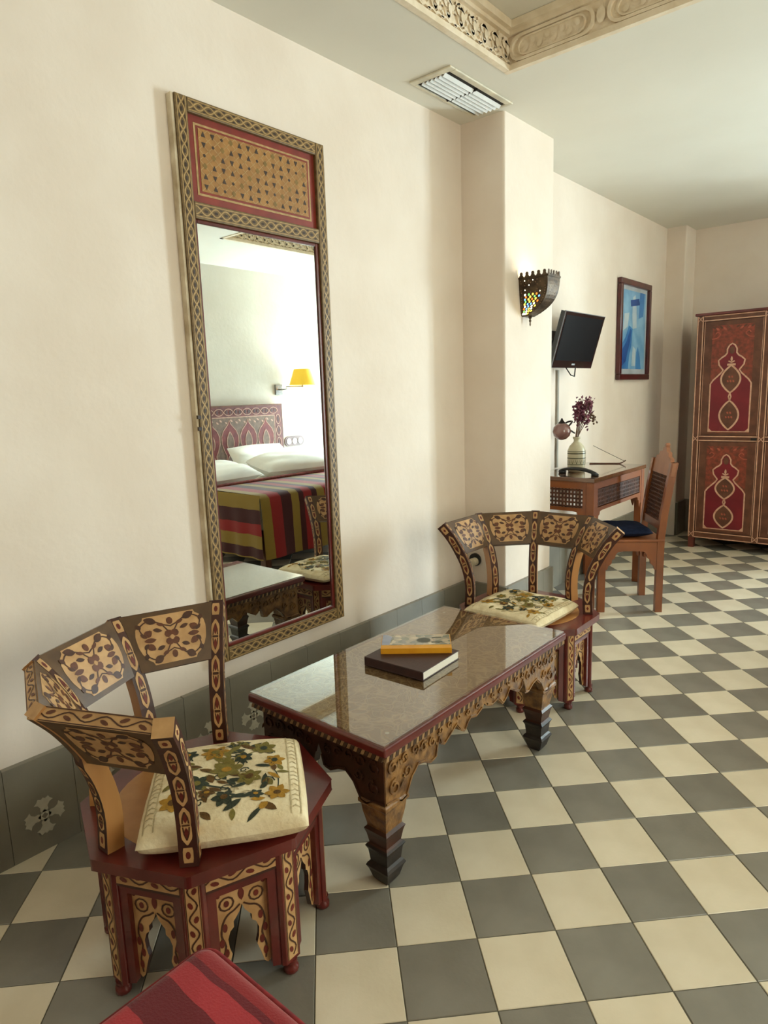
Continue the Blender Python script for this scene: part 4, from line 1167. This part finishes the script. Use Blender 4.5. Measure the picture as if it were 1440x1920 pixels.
# things on the desk
va = thing('vase', 'cream bottle-shaped vase with dark bands on the writing desk', 'vase', (.205, 4.01, dz))
VC = mat('cream_glazed_clay', (196, 188, 160), (180, 170, 140), 14, .3); VD = mat('olive_glaze_band', (84, 82, 52), None, 14, .35)
b = MB(); prof = [(.046, 0), (.053, .004), (.055, .020), (.056, .120), (.054, .140), (.044, .164), (.026, .184), (.019, .192), (.018, .204), (.024, .214), (.024, .222), (.018, .222), (.014, .200)]
b.lathe(prof, 28); b.build('body', VC, va)
for z0, z1, m_ in ((.116, .123, VD), (.086, .093, VD), (.130, .134, VD), (.048, .052, VD)):
    b = MB(); b.lathe([(.0562, z0), (.0566, (z0 + z1) / 2), (.0562, z1)], 28, caps=False); b.build('band', m_, va)
b = MB()
for k in range(14):
    a = k * 2 * pi / 14
    def vf(u, v, h, a=a): return ((.0562 + h) * cos(a + u / .056), (.0562 + h) * sin(a + u / .056), v)
    b.ribbon([(-.012, .055), (-.005, .078), (.0, .060), (.006, .080), (.012, .056)], .003, vf, .0004)
b.build('zigzag_band', VD, va)
fl_ = thing('dried_flowers', 'bunch of dried purple flowers standing in the banded vase', 'flowers', (.205, 4.01, dz + .10))
STEM = mat('dry_stem', (112, 84, 60), (90, 66, 46), 30, .8); PETAL = mat('dried_purple_petal', (112, 52, 72), (84, 36, 52), 30, .8, rand=0); PETAL2 = mat('pale_purple_petal', (150, 92, 104), (120, 66, 80), 30, .8)
rnd = random.Random(11); st = MB(); pt = MB(); curl = MB()
heads = []
for k in range(16):
    a = rnd.uniform(0, 2 * pi); sp = rnd.uniform(.01, .055); hh = rnd.uniform(.24, .35)
    # lean along the wall, as in the picture
    top = (.01 + sp * cos(a) * .8, .055 + sp * sin(a) * 1.2, hh)
    st.tube(smooth_path([(.004 * cos(a), .004 * sin(a), 0), (.008 * cos(a), .008 * sin(a), .115), (top[0] * .45, top[1] * .45, .20), top], 4), .0016, 5)
    heads.append(top)
for k in range(3):
    end = (.03, .17 + .03 * k, .26 - .03 * k)
    st.tube(smooth_path([(0, 0, .02), (.004, .008, .115), (.02, .09, .21), (.03, .15 + .02 * k, .27 - .02 * k), end], 5), .0017, 5)
    for q in range(7):
        p = (.03 + rnd.uniform(-.012, .012), .12 + .02 * k + q * .010, .255 - .018 * k + .012 * sin(q) - (q > 4) * .015)
        pt.lathe([(.0005, -.008), (.006, -.003), (.007, .003), (.0005, .008)], 6, p, 2)
for tp in heads:
    for q in range(26):
        p = Vector(tp) + Vector((rnd.gauss(0, .012), rnd.gauss(0, .013), rnd.gauss(-.015, .020)))
        e1 = Vector((rnd.gauss(0, 1), rnd.gauss(0, 1), rnd.gauss(0, 1))).normalized(); e2 = e1.orthogonal().normalized(); r = rnd.uniform(.009, .015); e3 = e1.cross(e2)
        pt.add([p - e1 * r, p + e2 * r * .6 + e3 * r * .3, p + e1 * r, p - e2 * r * .6 + e3 * r * .3, p - e3 * r * .2], [(0, 1, 4), (1, 2, 4), (2, 3, 4), (3, 0, 4), (0, 3, 2, 1)], rnd.choice((0, 0, 1)))
st.build('stems', STEM, fl_); o = pt.build('blossoms', [PETAL, PETAL2, STEM], fl_); o['kind'] = 'stuff'
b = MB()
path = smooth_path([(.12, 4.045, dz + .020), (.17, 4.035, dz + .030), (.25, 4.015, dz + .034), (.32, 3.995, dz + .026), (.37, 3.985, dz + .010)], 6)
rows = []
for i, p in enumerate(path):
    t = i / (len(path) - 1); w_ = .020 + .008 * sin(pi * t); h_ = .008 + .003 * sin(pi * t)
    rows.append([(p[0] + .2 * w_ * cos(q * pi / 5), p[1] + w_ * cos(q * pi / 5), p[2] + h_ * sin(q * pi / 5)) for q in range(10)])
b.sheet(rows, 0, True, True); b.add(rows[0], [tuple(range(10))]); b.add(rows[-1], [tuple(range(10))[::-1]])
hs = thing('telephone_handset', 'black curved handset lying on the writing desk in front of the vase', 'handset', (.03, -.125, 0))
b.build('grip', BLK, hs)
b = MB(); b.lathe([(.022, 0), (.025, .006), (.023, .018), (.012, .024)], 16, (.124, 4.045, dz)); b.lathe([(.020, 0), (.024, .005), (.020, .012)], 16, (.362, 3.987, dz)); b.build('earpiece', BLK, hs)
ih = thing('incense_holder', 'slim curved wooden incense holder with a leaning stick on the writing desk', 'incense holder', (.20, 4.525, dz), radians(22))
b = MB(); rows = []
for k in range(13):
    t = k / 12; x = -.12 + .24 * t; z = .0005 + .022 * max(0, (t - .82) / .18) ** 1.6; w_ = .017
    rows.append([(x, -w_, z + .005), (x, -w_, z), (x, w_, z), (x, w_, z + .005), (x, w_ * .8, z + .003), (x, -w_ * .8, z + .003)])
b.sheet(rows, 0, False, True); b.build('tray', HONEYD, ih)
b = MB(); b.tube([(.108, 0, .020), (-.10, .11, .118)], .0016, 6); b.build('incense_stick', mat('incense_paste', (96, 84, 72), None, 40, .9), ih)

# ------------------------------------------------------------------ desk chair with lattice back
dch = thing('desk_chair', 'honey-wood chair with a lattice back and stepped crest, tucked at the writing desk', 'chair', (.78, 3.975, 0), atan2(-.579, -.815))
# local x = facing direction (seat runs 0..0.40), local y = ... right-hand side negative
CW, CD, SZ = .38, .380, .446
for x, y, zt in ((CD - .022, -.022 * 1, SZ), (CD - .022, -CW + .022, SZ)):
    b = MB(); b.box(x - .022, x + .022, y - .022, y + .022, 0, zt - .001); b.build('leg', HONEY, dch, bevel=.003)
for y in (-.020, -CW + .020):
    b = MB()
    path = [(.022, 0.0), (.022, .40), (.020, .46), (.006, .60), (-.018, .76), (-.040, .895)]
    for (x0, z0), (x1, z1) in zip(path, path[1:]):
        b.hexa([(x0 - .020, y - .018, z0), (x0 + .020, y - .018, z0), (x0 + .020, y + .018, z0), (x0 - .020, y + .018, z0)], [(x1 - .020, y - .018, z1), (x1 + .020, y - .018, z1), (x1 + .020, y + .018, z1), (x1 - .020, y + .018, z1)])
    b.build('leg', HONEY, dch)
b = MB(); b.box(.0, CD, -CW, 0, SZ - .016, SZ); b.build('seat', HONEY, dch, bevel=.004)
def bracket_rail(L_, fn, nm):
    low = [(0, .262), (.010, .262), (.016, .285), (.034, .300), (.038, .325), (.052, .332), (.060, .360), (.072, .372), (.105, .376)]
    poly = [(u, v) for u, v in low] + [(L_ - u, v) for u, v in low[::-1]] + [(L_, SZ - .017), (0, SZ - .017)]
    b = MB(); b.prism(poly, fn, -.018, 0); b.build(nm, HONEY, dch, bevel=.002, segs=1)
bracket_rail(CD - .086, lambda u, v, h: (.043 + u, -.004 + h, v), 'side_rail')
bracket_rail(CD - .086, lambda u, v, h: (.043 + u, -CW + .004 - h, v), 'side_rail')
bracket_rail(CW - .086, lambda u, v, h: (CD - .004 + h, -.043 - u, v), 'front_rail')
bracket_rail(CW - .086, lambda u, v, h: (.006 - h, -.043 - u, v), 'back_rail')
def bkf(u, v, h):   # back plane: u across from the centre, v height
    xs_ = [(.40, .022), (.46, .020), (.60, .006), (.76, -.018), (.895, -.040), (1.1, -.072)]
    for (a, xa), (c__, xc) in zip(xs_, xs_[1:]):
        if v <= c__: x = xa + (xc - xa) * (v - a) / (c__ - a); break
    return (x + h, -CW / 2 + u, v)
b = MB()
hwk = CW / 2 - .039
b.prism([(-hwk, .50), (hwk, .50), (hwk, .545), (-hwk, .545)], bkf, -.012, .012)
b.build('lower_back_rail', HONEY, dch)
b = MB()
cr = [(-CW / 2, .815), (CW / 2, .815), (CW / 2, .895), (CW / 2 - .05, .895), (CW / 2 - .062, .915), (CW / 2 - .10, .922), (CW / 2 - .115, .945), (.035, .950), (.030, .968), (.014, .972), (.016, .985), (0, .998)]
cr = cr + [(-p[0], p[1]) for p in cr[-2:2:-1]] + [(-CW / 2, .895)]
b.prism(cr, bkf, -.011, .011); b.build('crest_rail', mat('pale_crest_wood', (168, 112, 78), (148, 92, 58), 8, .45), dch, bevel=.002, segs=1)
lattice(2 * hwk, .548, .812, bkf, dch, 'lattice_back', .024)
cu_ = make_cushion.__wrapped__ if hasattr(make_cushion, '__wrapped__') else None
NAVY = mat('navy_cotton', (30, 40, 66), (22, 30, 52), 40, .85, .4, 200, spec=.15)
def soft_block(name, mats, sx, sy, sz, e=.42, n=20, parent=None, loc=(0, 0, 0), rotz=0, amp=.0, seed=0, flatb=False, tilt=None):
    """stuffed rectangular block"""
    rnd = random.Random(seed); ph = [rnd.uniform(0, 6) for _ in range(6)]
    g = [math.copysign(abs(-1 + 2 * k / n) ** .7, -1 + 2 * k / n) for k in range(n + 1)]
    def P(x, y, s):
        p = (max(0, 1 - abs(x) ** 4) * max(0, 1 - abs(y) ** 4)) ** e
        w_ = amp * (sin(5 * x + ph[0]) * sin(4 * y + ph[1]) + .6 * sin(9 * x + 3 * y + ph[2])) * p
        z = sz * .5 + s * sz * .5 * p + w_ if not (flatb and s < 0) else sz * .5 * (1 - p)
        return (sx / 2 * x * (1 - .03 * y * y), sy / 2 * y * (1 - .03 * x * x), z)
    b = MB(); b.sheet([[P(x, y, 1) for x in g] for y in g]); b.sheet([[P(x, y, -1) for x in g] for y in g], flip=True)
    return b.build(name, mats, parent, loc=loc, rotz=rotz)
fx, fy = -.815, -.579; wx_, wy_ = -.579, .815
o = soft_block('chair_cushion', NAVY, .300, .335, .060, .5, 18, None, (.78 + fx * .205 + wx_ * .19, 3.975 + fy * .192 + wy_ * .19, SZ + .001), atan2(fy, fx), .003, 2)
tag(o, 'plain navy blue seat cushion on the desk chair', 'cushion')

# ------------------------------------------------------------------ painted wardrobe
WBODY = mat('red_brown_painted_wood', (112, 50, 38), (92, 40, 30), 10, .45)
WBRN = mat('brown_painted_wood', (112, 68, 48), (90, 52, 36), 16, .45)
WRUST = mat('rust_painted_flowers', (150, 66, 46), (104, 52, 36), 34, .45, detail=6)
CRIM = mat('crimson_painted_panel', (128, 26, 38), (112, 20, 32), 6, .42)
PLINE = mat('pink_cream_line', (222, 178, 150), (200, 152, 124), 30, .5)
wx0, wyf, wh = .388, 5.80, 1.888
NC, CWD = 3, .476
wlen = NC * CWD + .05
ward = thing('wardrobe', 'tall red painted wardrobe with keyhole-arch doors against the far wall', 'wardrobe', (wx0 + wlen / 2, wyf + .30, 0))
wl2 = wlen / 2
b = MB(); b.box(-wl2, wl2, -.285, .30, .085, wh - .02); b.build('body', WBODY, ward)
b = MB(); b.box(-wl2 - .014, wl2 + .014, -.318, .31, wh - .02, wh); b.build('cornice_board', MAROON, ward, bevel=.004)
for x in (-wl2 + .025, wl2 - .025):
    for y in (-.275, .275):
        b = MB(); b.box(x - .022, x + .022, y - .022, y + .022, 0, .085); b.build('leg', WBODY, ward)
YF = -.285
def wf(x, z, h): return (x, YF - h, z)
b = MB(); d = MB()
for k in range(NC + 1):
    x = -wl2 + k * CWD; b.prism([(x, .085), (x + .05, .085), (x + .05, wh - .02), (x, wh - .02)], wf, 0, .018)
    for xx in (x + .006, x + .044): d.ribbon([(xx, .09), (xx, wh - .025)], .0075, wf, .0186, 0)
    for z in (.115, .905, wh - .045):
        d.ribbon([(x + .006, z - .022), (x + .025, z), (x + .044, z + .022)], .005, wf, .019, 0); d.ribbon([(x + .006, z + .022), (x + .025, z), (x + .044, z - .022)], .005, wf, .019, 0)
for z0, z1 in ((.085, .140), (.885, .930), (wh - .065, wh - .02)):
    for k in range(NC):
        x0, x1 = -wl2 + k * CWD + .05, -wl2 + (k + 1) * CWD
        b.prism([(x0, z0), (x1, z0), (x1, z1), (x0, z1)], wf, 0, .016)
        for zz in (z0 + .006, z1 - .006): d.ribbon([(x0, zz), (x1, zz)], .0075, wf, .0166, 0)
fo = b.build('face_frame', WBRN, ward); d.build('line_painting', PLINE, fo)
def drop(cx, z0, z1, w_):
    n = 14; L = []; 
    for k in range(n + 1):
        t = k / n; L.append((cx - w_ / 2 * sin(pi * t) ** .85 * (1 if t < .5 else 1), z0 + (z1 - z0) * t))
    return L + [(2 * cx - p[0], p[1]) for p in L[-2:0:-1]]
for k in range(NC):
    for (z0, z1, nm) in ((.143, .882, 'door'), (.933, wh - .068, 'door')):
        x0, x1 = -wl2 + k * CWD + .053, -wl2 + (k + 1) * CWD - .003; xc = (x0 + x1) / 2; H_ = z1 - z0
        b = MB(); b.prism([(x0, z0), (x1, z0), (x1, z1), (x0, z1)], wf, 0, .010); do = b.build(nm, WBRN, ward, bevel=.003)
        d = MB(); pw_ = .146; zs = z0 + H_ * .49
        d.poly([(x0 + .062, z0 + .02), (x1 - .062, z0 + .02), (x1 - .062, z1 - .035), (x0 + .062, z1 - .035)], wf, .0106, 1)
        keyh = [(-pw_, z0 + .03), (-pw_, zs - .03), (-pw_ + .02, zs), (-.075, zs + .05), (-.058, zs + .075), (-.088, zs + .115), (-.094, zs + .150), (-.070, zs + .172), (-.048, zs + .186), (-.034, zs + .205), (-.034, zs + .235), (-.020, zs + .262), (0, zs + .276)]
        key = [(xc + u, v) for u, v in keyh] + [(xc - u, v) for u, v in keyh[-2::-1]]
        d.poly(key, wf, .0114, 2); d.ribbon(key, .011, wf, .0122, 0, closed=True)
        d.ell(xc, zs + .225, .020, .030, wf, .0120, 3, 0, 10)
        SH = zs - z0 - .03; zb = z0 + .03
        for (a, e, w_) in ((zb + .04 * SH, zb + .60 * SH, .138), (zb + .75 * SH, zb + 1.27 * SH, .138)):
            p_ = drop(xc, a, e, w_); d.poly(p_, wf, .0122, 3); d.ribbon(p_, .013, wf, .0132, 0, closed=True)
            for q in range(5): d.ell(xc + (-.02 + .01 * q) , (a + e) / 2 + (.018 if q % 2 else -.016), .007, .010, wf, .0130, 4, .5, 6)
        zt = zb + 1.27 * SH
        d.ribbon([(xc, zb + .60 * SH), (xc - .009, zb + .675 * SH), (xc, zb + .75 * SH)], .010, wf, .0136, 0); d.ribbon([(xc, zb + .60 * SH), (xc + .009, zb + .675 * SH), (xc, zb + .75 * SH)], .010, wf, .0136, 0)
        d.ribbon([(xc - .03, zt + .006), (xc + .03, zt + .006)], .016, wf, .0136, 0); d.ribbon([(xc - .022, zt + .034), (xc, zt + .022), (xc + .022, zt + .034)], .010, wf, .0136, 0); d.leaf(xc, zt + .026, pi / 2, .045, .016, wf, .0140, 0)
        for s in (-1, 1):
            d.ribbon(smooth_path([(xc + s * .150, z1 - .135), (xc + s * .115, z1 - .130), (xc + s * .090, z1 - .105), (xc + s * .110, z1 - .085), (xc + s * .125, z1 - .100)], 4), .007, wf, .0118, 4)
            d.poly([(xc + s * pw_, z0 + .03), (xc + s * (pw_ - .03), z0 + .03), (xc + s * pw_, z0 + .06)][::s], wf, .0126, 0)
            for q in range(5): d.leaf(xc + s * (.02 + .026 * q), z1 - .06 - .012 * (q % 2), s * .7 + (0 if s > 0 else pi), .034, .016, wf, .0116, 4 if q % 2 else 3)
        for xx in (x0 + .004, x1 - .004): d.ribbon([(xx, z0), (xx, z1)], .004, wf, .0106, 0)
        d.build('arch_painting', [PLINE, WRUST, CRIM, WBRN, mat('rust_flower', (186, 92, 66), None, 30, .5)], do)
    b = MB(); b.box(-wl2 + (k + 1) * CWD - .045, -wl2 + (k + 1) * CWD - .006, YF - .022, YF - .010, .897, .915); b.build('latch', BLK, ward)

# ------------------------------------------------------------------ red striped pouf
RED1, RED2, RED3 = (166, 44, 50), (104, 18, 26), (140, 32, 34)
px0, py1, pz = 1.152, .530, .458
ptop = stripes_mat('striped_red_weave', 1, [(-.40, RED3), (-.30, RED2), (-.22, RED1), (-.15, RED2), (-.05, RED1), (.02, RED2), (.085, RED1), (.150, RED2), (.218, RED1), (.256, RED2), (.268, RED3), (.40, RED3)], wob=.012)
pside = stripes_mat('striped_red_weave_side', 0, [(-.40, RED3), (-.30, RED2), (-.18, RED1), (-.06, RED2), (.06, RED1), (.18, RED2), (.40, RED3)], wob=.012)
pf = thing('pouf', 'low pouf covered in red striped weave at the photograph\'s bottom edge', 'pouf', (px0 + .36, py1 - .29, 0))
def rr_slab(b, hx, hy, z0, z1, r, n=5, k=5, m=0):
    rows = []
    def ring(d, z):
        pts = []
        for (sx, sy, a0) in ((1, 1, 0), (-1, 1, pi / 2), (-1, -1, pi), (1, -1, 3 * pi / 2)):
            for q in range(n + 1):
                a = a0 + q * pi / 2 / n; pts.append((sx * (hx - r) + (r - d) * cos(a), sy * (hy - r) + (r - d) * sin(a), z))
        return pts
    e = min(r, (z1 - z0) / 2) * .9
    for q in range(k + 1): t = q / k * pi / 2; rows.append(ring(e * (1 - sin(t)), z0 + e * (1 - cos(t))))
    for q in range(k + 1): t = q / k * pi / 2; rows.append(ring(e * (1 - cos(t)), z1 - e * (1 - sin(t))))
    for f_ in (.7, .4, .0): rows.append([(x * f_, y * f_, z1 + .012 * (1 - f_ * f_)) for x, y, z in ring(e, z1)])
    b.sheet(rows, m, True, True); b.add(rows[0], [tuple(range(len(rows[0])))[::-1]], m)
b = MB(); rr_slab(b, .355, .285, .0, .30, .03); b.build('base', pside, pf)
b = MB(); rr_slab(b, .36, .29, .30, pz, .028, 6, 6); b.build('cushion_top', ptop, pf)
b = MB()
for z, hx in ((pz - .022, .362), (.318, .362)):
    pts = []
    for (sx, sy, a0) in ((1, 1, 0), (-1, 1, pi / 2), (-1, -1, pi), (1, -1, 3 * pi / 2)):
        for q in range(6): a = a0 + q * pi / 10; pts.append((sx * (hx - .028) + .028 * cos(a), sy * (.292 - .028) + .028 * sin(a), z))
    pts.append(pts[0]); b.tube(pts, .006, 8, 0, False)
b.build('piping', mat('red_piping', RED3, RED2, 60, .8), pf)

# ------------------------------------------------------------------ bed corner (seen in the mirror)
bx0, bx1, by0, by1, bz = 2.05, 3.64, 3.24, 4.93, .60
bed = thing('bed', 'wide bed with a red painted headboard against the wall opposite the mirror', 'bed', ((bx0 + bx1) / 2, (by0 + by1) / 2, 0))
bl, bw = (bx1 - bx0) / 2, (by1 - by0) / 2
LINEN = mat('white_linen', (238, 236, 230), (228, 226, 220), 4, .85, .2, 14, spec=.1)
b = MB(); b.box(-bl + .03, bl, -bw + .03, bw - .03, .10, .32); b.build('bed_base', WBRN, bed)
for x in (-bl + .08, bl - .08):
    for y in (-bw + .08, bw - .08):
        b = MB(); b.box(x - .03, x + .03, y - .03, y + .03, 0, .10); b.build('leg', WBRN, bed)
b = MB(); rr_slab(b, bl, bw, .32, bz - .012, .05); b.build('mattress', LINEN, bed)
hx = bl + .035
b = MB(); b.box(hx, hx + .045, -bw - .01, bw - .005, .15, 1.285); hb = b.build('headboard', WBRN, bed, bevel=.004)
def hf(u, v, h): return (hx - h, -u, v)
d = MB()
HBH = mat('headboard_pink_line', (190, 150, 128), (170, 130, 108), 30, .5); HBR = mat('headboard_red', (124, 52, 46), (104, 42, 38), 18, .45); HBG = mat('headboard_taupe', (122, 96, 76), (100, 76, 58), 30, .5, detail=6); HBB = mat('headboard_border', (118, 62, 56), (98, 50, 46), 18, .45)
W2 = bw - .005
d.poly([(-W2 + .02, .16), (W2 - .02, .16), (W2 - .02, 1.268), (-W2 + .02, 1.268)], hf, .001, 3)
d.poly([(-W2 + .12, .16), (W2 - .12, .16), (W2 - .12, 1.165), (-W2 + .12, 1.165)], hf, .002, 2)
d.ribbon([(-W2 + .12, .2), (-W2 + .12, 1.165), (W2 - .12, 1.165), (W2 - .12, .2)], .012, hf, .003, 0)
nb = 13
for k in range(nb):
    u = -W2 + .07 + (k + .5) * (2 * W2 - .14) / nb
    loop = [(u + .052 * cos(a) * (1.0 if abs(cos(a)) < .9 else 1.1), 1.217 + .034 * sin(a)) for a in [q * pi / 6 for q in range(12)]]
    d.ribbon(loop, .008, hf, .003, 0, closed=True); d.ell(u - .022, 1.217, .016, .018, hf, .003, 4, 0, 8); d.ell(u + .022, 1.217, .016, .018, hf, .003, 4, 0, 8)
for s in (-1, 1):
    for k in range(7):
        v = 1.12 - k * .125; u = s * (W2 - .07)
        loop = [(u + .030 * cos(a), v + .052 * sin(a)) for a in [q * pi / 6 for q in range(12)]]
        d.ribbon(loop, .008, hf, .003, 0, closed=True); d.ell(u, v, .014, .026, hf, .003, 4, 0, 8)
na = 6
for k in range(na):
    u = -W2 + .13 + (k + .5) * (2 * W2 - .26) / na; w_ = (2 * W2 - .26) / na * .46
    half = [(-.66, .52), (-.70, .62), (-.56, .72), (-.50, .78), (-.74, .83), (-.96, .90), (-.98, .97), (-.74, 1.03), (-.38, 1.07), (-.14, 1.10), (0, 1.14)]
    key = [(u + w_ * a, v) for a, v in half] + [(u - w_ * a, v) for a, v in half[-2::-1]]
    d.poly(key, hf, .003, 1); d.ribbon(key, .008, hf, .0038, 0)
    for a, e, ww in ((.80, 1.02, w_ * .80), (.54, .80, w_ * 1.15)):
        p_ = drop(u, a, e, ww); d.poly(p_, hf, .0042, 2); d.ribbon(p_, .009, hf, .0048, 0, closed=True)
    for q in range(4): d.leaf(u - w_ + q * w_ * .6, 1.10 + .02 * (q % 2), .6, .04, .018, hf, .003, 0)
d.build('arch_painting', [HBH, HBR, HBG, HBB, mat('headboard_dot', (84, 46, 40), None, 20, .5)], hb)
# striped blanket, draped at foot and sides
OLV, BRED, BDRK, BPINK = (128, 104, 40), (128, 22, 24), (58, 14, 18), (150, 60, 56)
def cyc(lo, hi):
    seq = [(OLV, .09), (BRED, .115), (BDRK, .105), (OLV, .085), (BDRK, .05), (BRED, .09), (BDRK, .06)]
    out = [(lo, OLV)]; p = lo; i = 0
    while p < hi and len(out) < 30: out.append((p, seq[i % len(seq)][0])); p += seq[i % len(seq)][1]; i += 1
    out.append((p, OLV)); return out[1:] if out[1][0] == lo else out
MTOP = stripes_mat('striped_blanket_weave', 1, cyc(by0 - .01, by1 + .02), wob=.004)
MSID = stripes_mat('striped_blanket_side_weave', 2, [(.08, OLV), (.12, BDRK), (.20, OLV), (.30, BRED), (.39, BDRK), (.50, OLV), (.62, OLV)], wob=.01)
bk = thing('blanket', 'olive and dark red striped blanket spread over the foot of the bed', 'blanket', (0, 0, 0))
b = MB(); xh = 2.77; n = 36; rows = []
ztop = bz + .008
def foot_row(t):  # t along y
    y = by0 - .012 + (by1 - by0 + .024) * t
    r = [(xh, y, ztop), (xh - .2, y, ztop + .004), (bx0 + .12, y, ztop), (bx0 + .03, y, ztop - .004), (bx0 - .008, y, ztop - .03)]
    for z in (.50, .40, .30, .20, .10):
        r.append((bx0 - .014 - .028 * (1 + sin(t * 23)) * (ztop - z) - .02 * (ztop - z), y, z))
    return r
b.sheet([foot_row(k / n) for k in range(n + 1)])
b.build('top_and_foot', MTOP, bk)
b = MB()
for y, s in ((by0 - .012, -1), (by1 + .012, 1)):
    rows = []
    for k in range(25):
        x = xh + (bx0 - .01 - xh) * k / 24
        rows.append([(x, y - s * .0, ztop - .002)] + [(x - (.05 * (ztop - z) if k > 20 else 0), y + s * (.01 + .022 * (1 + sin(k * .9)) * (ztop - z)), z) for z in (.57, .50, .40, .30, .20, .10)])
    b.sheet(rows, 0, True, flip=(s > 0))
b.build('side_drop', MSID, bk)
b = MB(); b.tube([(xh + .01, by0 - .02, ztop + .004), (xh + .01, (by0 + by1) / 2, ztop + .010), (xh + .01, by1 + .02, ztop + .004)], .018, 8); b.build('folded_edge', mat('dull_rose_weave', (132, 62, 52), (96, 40, 36), 50, .85), bk)
GP = 'white pillows'
def pillow(label, loc, rotz, sx, sy, sz, seed, tilt=(0, 0)):
    o = soft_block('pillow', LINEN, sx, sy, sz, .62, 22, None, loc, rotz, .010, seed)
    o.rotation_euler = (tilt[0], tilt[1], rotz); tag(o, label, 'pillow', GP)
pillow('plump white pillow lying in front on the bed, nearest the bedside lamp', (3.03, 4.42, bz + .005), radians(8), .46, .80, .20, 1, (0, radians(-10)))
pillow('white pillow propped against the headboard behind the plump front pillow', (3.47, 4.40, bz + .06), radians(-3), .42, .74, .15, 2, (0, radians(-52)))
pillow('white pillow at the left of the bed reflected at the mirror edge', (3.06, 3.60, bz + .005), radians(-6), .48, .62, .17, 3, (0, radians(-8)))
# bedside lamp: bracket, swing arm, pleated yellow shade
STEEL = mat('brushed_steel', (150, 150, 148), (130, 130, 128), 40, .35, metal=.9)
def bedside_lamp(label, y, s):
    o = thing('bedside_lamp', label, 'lamp', (XW, y, 1.435), 0, 'bedside lamps')
    b = MB(); b.box(-.018, 0, -.05, .05, -.055, .055); b.build('wall_plate', STEEL, o, bevel=.003)
    b = MB(); b.tube([(-.018, 0, .0), (-.06, 0, 0), (-.07, s * .06, 0), (-.07, s * .06, .030), (-.12, s * .16, .032), (-.20, s * .185, .032)], .007, 8); b.tube([(-.20, s * .185, .02), (-.20, s * .185, .08)], .009, 8); b.build('swing_arm', STEEL, o)
    b = MB(); n = 40
    for z0, r0, z1, r1 in ((.045, .145, .215, .088),):
        rows = [[((r0 + (r1 - r0) * t) * (1 + .018 * (-1) ** k) * cos(2 * pi * k / n) - .20, (r0 + (r1 - r0) * t) * (1 + .018 * (-1) ** k) * sin(2 * pi * k / n) + s * .185, z0 + (z1 - z0) * t) for k in range(n)] for t in (0, .33, .66, 1)]
        b.sheet(rows, 0, True, True)
    m, N, L, P = base_mat('lit_yellow_pleats')
    P.inputs['Base Color'].default_value = lin((230, 190, 60)); P.inputs['Emission Color'].default_value = lin((255, 206, 60)); P.inputs['Emission Strength'].default_value = 0.45; P.inputs['Roughness'].default_value = .8
    b.build('lamp_shade', m, o)
    b = MB(); b.lathe([(.0005, .08), (.022, .09), (.028, .115), (.018, .14), (.0005, .15)], 14, (-.20, s * .185, 0)); b.build('bulb', emit_mat('warm_bulb', (255, 226, 160), 30), o)
    point_light('bedside_light', (XW - .20, y + s * .185, 1.435 + .16), 6, (1.0, .80, .45), .035)
bedside_lamp('lit yellow-shaded swing-arm lamp beside the headboard, on the side seen in the mirror', 4.94, 1)
bedside_lamp('lit yellow-shaded swing-arm lamp on the headboard\'s side hidden from the mirror', 3.20, -1)  # unseen second lamp, added for its warm light
sp = thing('socket_plate', 'grey triple socket plate on the wall beside the headboard', 'socket', (XW, 5.13, .86))
b = MB(); n = 10
loop = [(.09 + .055 * cos(-pi / 2 + pi * k / n), .055 * sin(-pi / 2 + pi * k / n)) for k in range(n + 1)] + [(-.09 + .055 * cos(pi / 2 + pi * k / n), .055 * sin(pi / 2 + pi * k / n)) for k in range(n + 1)]
F = lambda u, v, h: (-h, -u, v)
b.prism(loop, F, 0, .010); b.build('plate', mat('taupe_plate', (128, 104, 100), None, 10, .4), sp)
for u in (-.085, 0, .085):
    b = MB(); b.prism([(u + .034 * cos(2 * pi * k / 16), .034 * sin(2 * pi * k / 16)) for k in range(16)], F, .010, .014); b.build('socket_face', WHT, sp)
ns = thing('nightstand', 'low grey bedside table beyond the pillows', 'nightstand', (3.50, 5.27, 0))
b = MB(); b.box(-.22, .22, -.22, .22, .52, .56); b.build('top', mat('grey_stand_top', (112, 116, 120), None, 10, .4), ns, bevel=.004)
for x in (-.18, .18):
    for y in (-.18, .18):
        b = MB(); b.box(x - .02, x + .02, y - .02, y + .02, 0, .52); b.build('leg', WBRN, ns)
